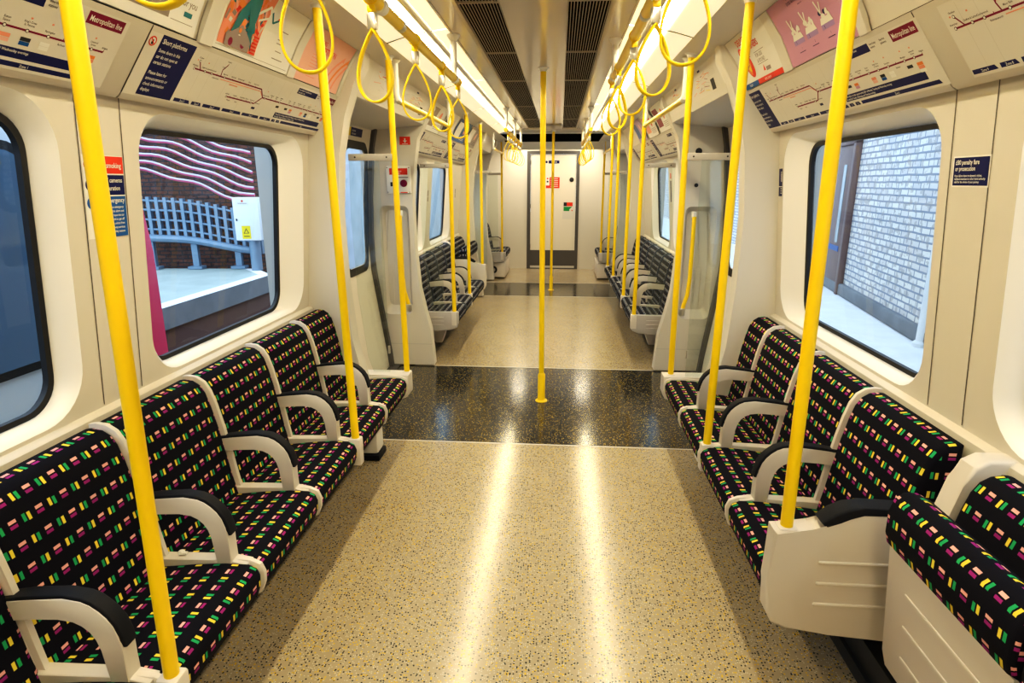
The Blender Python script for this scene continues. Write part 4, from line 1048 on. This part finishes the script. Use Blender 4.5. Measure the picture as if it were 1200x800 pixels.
# left: platform across the track
mb = MB(); mb.poly([(-9.5, 4.5, 0), (-5.15, 4.5, 0), (-5.1, 10.45, 0), (-5.75, 11.2, 0), (-9.5, 11.0, 0)])
t = thing('platform', (-7, 8, -1.15), 'old station platform with white edge across the track on the left', 'platform')
for vv in mb.bm.verts: vv.co -= Vector((-7, 8, -1.15))
mb.build('deck', 'plat', t)
pts = [(-5.15, 4.5), (-5.1, 10.45), (-5.75, 11.2), (-9.5, 11.0)]
mb = MB(); mb2 = MB(); mb3 = MB()
for (a, b), (c, d) in zip(pts, pts[1:]):
    q = lambda x, y, z: (x+7, y-8, z+1.15)
    mb.poly([q(a, b, -.30), q(c, d, -.30), q(c, d, 0), q(a, b, 0)]); mb3.poly([q(a-.06, b, -1.15), q(c-.06, d, -1.15), q(c-.06, d, -.30), q(a-.06, b, -.30)])
    if a > -5.5: mb2.poly([q(a, b, .002), q(c, d, .002), q(c-.24, d-.02, .002), q(a-.24, b, .002)])
mb.build('coping', 'conc', t); mb2.build('white_edge', 'edge', t); mb3.build('face_wall', 'brick_red', t)
mb = MB(); mb.tube([(2.05, -3.5+.9*k, .42+.01*(k % 2)) for k in range(8)], .045, 10); mb.build('cable_pipe', 'galv', t)
# brick retaining wall with cable racks
w = brickwall('retaining_wall', (-11, 10.9), (-5.55, 11.75), -.3, 5.0, 'brick_red'); tag(w, 'dark brick retaining wall behind the cable racks on the left', 'wall')
w = brickwall('retaining_wall', (-5.55, 11.75), (-4.9, 45), -1.2, 5.0, 'hoard'); tag(w, 'pale weathered wall continuing beside the track past the racks', 'wall')
RA, RB = Vector((-9.4, 10.75, 0)), Vector((-5.65, 11.35, 0)); RD = (RB-RA).normalized(); RL = (RB-RA).length; rz = math.atan2(RD.y, RD.x)
t = thing('cable_rack', (RA.x, RA.y, 0), 'blue-grey steel cable rack on posts along the dark brick wall', 'cable rack', rz=rz)
def sag(u, z, k=.13): return z - k*u + .03*math.sin(u*3.1)
nu = 13
for j, z in enumerate((1.55, 1.38, 1.20, 1.02)):
    MB().tube([(RL*k/24, -.10, sag(RL*k/24, z)) for k in range(25)], .022, 8).build('rack_rail', 'galv', t)
mb = MB()
for k in range(nu*2):
    u = RL*k/(nu*2-1); mb.box(u-.03, u+.03, -.13, -.02, sag(u, .80), sag(u, 1.62))
mb.build('hangers', 'galv', t)
MB().tube([(RL*k/24, -.16, sag(RL*k/24, .86)) for k in range(25)], .07, 8).build('trunking', 'galv', t)
for u in (1.75, 2.55, 3.35):
    MB().box(u-.055, u+.055, -.12, -.02, .01, sag(u, .9)).box(u-.13, u+.13, -.2, .02, .01, .06).build('rack_post', 'galv', t)
CL = ['topmost', 'second from top', 'third from top', 'fourth from top', 'fifth from top', 'sixth from top', 'seventh from top', 'eighth from top', 'lowest']
for j in range(9):
    z = 3.62-.15*j
    P = [(RA+RD*(RL*k/28))+Vector((.02, -.14, sag(RL*k/28, z, .31)+.03*math.sin(k*.9+j))) for k in range(29)]
    t2 = thing('signal_cable', RA+Vector((0, -.14, z)), '%s pink and white cable strung above the cable rack on the left' % CL[j], 'cable', 'pink cables on the left')
    off = t2.location
    MB().tube([p-off for p in P], .026, 8).build('sheath', 'cable', t2); MB().tube([p-off+Vector((.0, -.016, .02)) for p in P], .016, 8).build('pale_wire', 'cablew', t2)
# cables on the long wall
for j in range(5):
    z = 1.0-.30*j
    o = MB().tube([(-5.62+.65*(k/20)+.0, 11.9+33*k/20, z+.04*math.sin(k+j)) for k in range(21)], .035, 8).build('signal_cable', 'cable'); tag(o, '%s pink cable along the brick wall past the racks' % CL[j], 'cable', 'pink cables on the long wall')
# white cabinet on a post
t = thing('equipment_cabinet', (-5.62, 10.95, 0), 'white equipment cabinet with yellow warning label on a grey post', 'cabinet', rz=.15)
MB().box(-.26, .20, -.14, .14, .58, 1.36, .015).build('cabinet_body', 'cabinet', t); MB().tube([(0, .05, .005), (0, .05, .6)], .10, 16).build('post', 'galv', t)
F = Flat(lambda u, v, n: Vector((-.26+u, -.1405-n, .58+v)), []); F.rect(.12, .03, .28, .27, 'pyellow'); F.quad([(.15, .13), (.25, .13), (.20, .23)], 'ink', .0012); F.quad([(.17, .14), (.23, .14), (.20, .20)], 'pyellow', .002); F.rect(.15, .07, .25, .085, 'ink', n=.0012); F.rect(.06, .64, .30, .75, 'paper'); F.disc(.18, .715, .02, 'red'); F.rect(.10, .67, .26, .68, 'tgrey', n=.0012)
o = F.build('labels'); o.parent = t
MB().box(-.22, -.20, -.155, -.13, .36+.58, .40+.58).build('lock', 'ink', t)
# neighbouring train with red nose
t = thing('neighbouring_train', (-3.7, 1.0, -1.1), 'white train with red nose standing on the next track', 'train')
BP = [(-.72, .25), (.62, .25), (.72, .55), (.76, 1.2), (.74, 2.2), (.62, 3.1), (.3, 3.4), (-.3, 3.4), (-.62, 3.1), (-.74, 2.2)]
MB().prism(BP, -6.5, 2.80, 1, 0, bev=.03).build('body', 'train_white', t)
mb = MB(); n = 7; rows = []
for k in range(n):
    q = k/(n-1); sc = 1-.10*q*q; y = 2.81+.62*q
    rows.append([mb.bm.verts.new((d*sc, y+.03*max(0, z-1.2)*q, z)) for d, z in BP])
for A, Bq in zip(rows, rows[1:]):
    for i in range(len(BP)): mb._f([A[i], A[(i+1) % len(BP)], Bq[(i+1) % len(BP)], Bq[i]])
mb._f(rows[-1])
mb.build('red_nose', 'train_red', t)
for y0, y1 in ((-.6, 2.36), (-4.6, -1.2)):
    f = lambda y, z: Vector((.768-.01*abs(z-1.9), y, z))
    mb = MB(); mb.plate(rrect(y0-.05, y1+.05, 1.65, 2.95, .2, 6), [], f); fr = mb.build('window_frame', 'seal', t)
    mb = MB(); mb.plate(rrect(y0, y1, 1.70, 2.90, .17, 6), [], lambda y, z: f(y, z)+Vector((.006, 0, 0))); mb.build('window_pane', 'train_glass', fr)
MB().box(.765, .775, -6.4, 2.78, 1.25, 1.30).build('body_stripe', 'blue', t)
mb = MB()
for y in (-5.2, -3.4, .2, 2.0):
    mb.lathe([(.36, -.06), (.42, -.05), (.42, .05), (.36, .06)], (.5, y, .38), 'x', 20)
mb.build('wheels', 'plinth', t)

# litter
o = MB().lathe([(.004, 0), (.012, .002), (.009, .010), (.003, .013)], (0, 0, 0), 'z', 7).box(.006, .020, -.008, .004, .001, .007).build('tissue_scrap', 'paper', loc=(-1.06, 1.592, .4685)); tag(o, 'tiny crumpled white tissue scrap on the seat divider strip, near left bench', 'scrap')
o = MB().lathe([(.012, 0), (.014, .003), (.006, .006)], (0, 0, 0), 'z', 8).build('red_scrap', 'red', loc=(1.09, 7.16, .001)); tag(o, 'tiny red scrap lying on the far beige floor', 'scrap')
# ================================================================== LIGHT AND CAMERA
wld = bpy.data.worlds.new('World'); scn.world = wld; wld.use_nodes = True
bg = wld.node_tree.nodes['Background']; bg.inputs[0].default_value = (.62, .80, 1., 1); bg.inputs[1].default_value = 3.4
cam = bpy.data.cameras.new('Camera'); co = bpy.data.objects.new('Camera', cam); COL.objects.link(co)
cam.sensor_width = 36; cam.lens = 21.0; cam.clip_start = .02
co.location = (.13, 0, 1.62); co.rotation_euler = (PI/2-math.radians(14.88), 0, math.radians(4.50))
scn.camera = co
scn.view_settings.view_transform = 'Standard'
scn.view_settings.look = 'None'
scn.view_settings.exposure = -0.18
vs = scn.view_settings; vs.use_curve_mapping = True; cmp_ = vs.curve_mapping; cv_ = cmp_.curves[3]
for x_, y_ in ((.05, .032), (.18, .155), (.45, .455)): cv_.points.new(x_, y_)
cmp_.update()
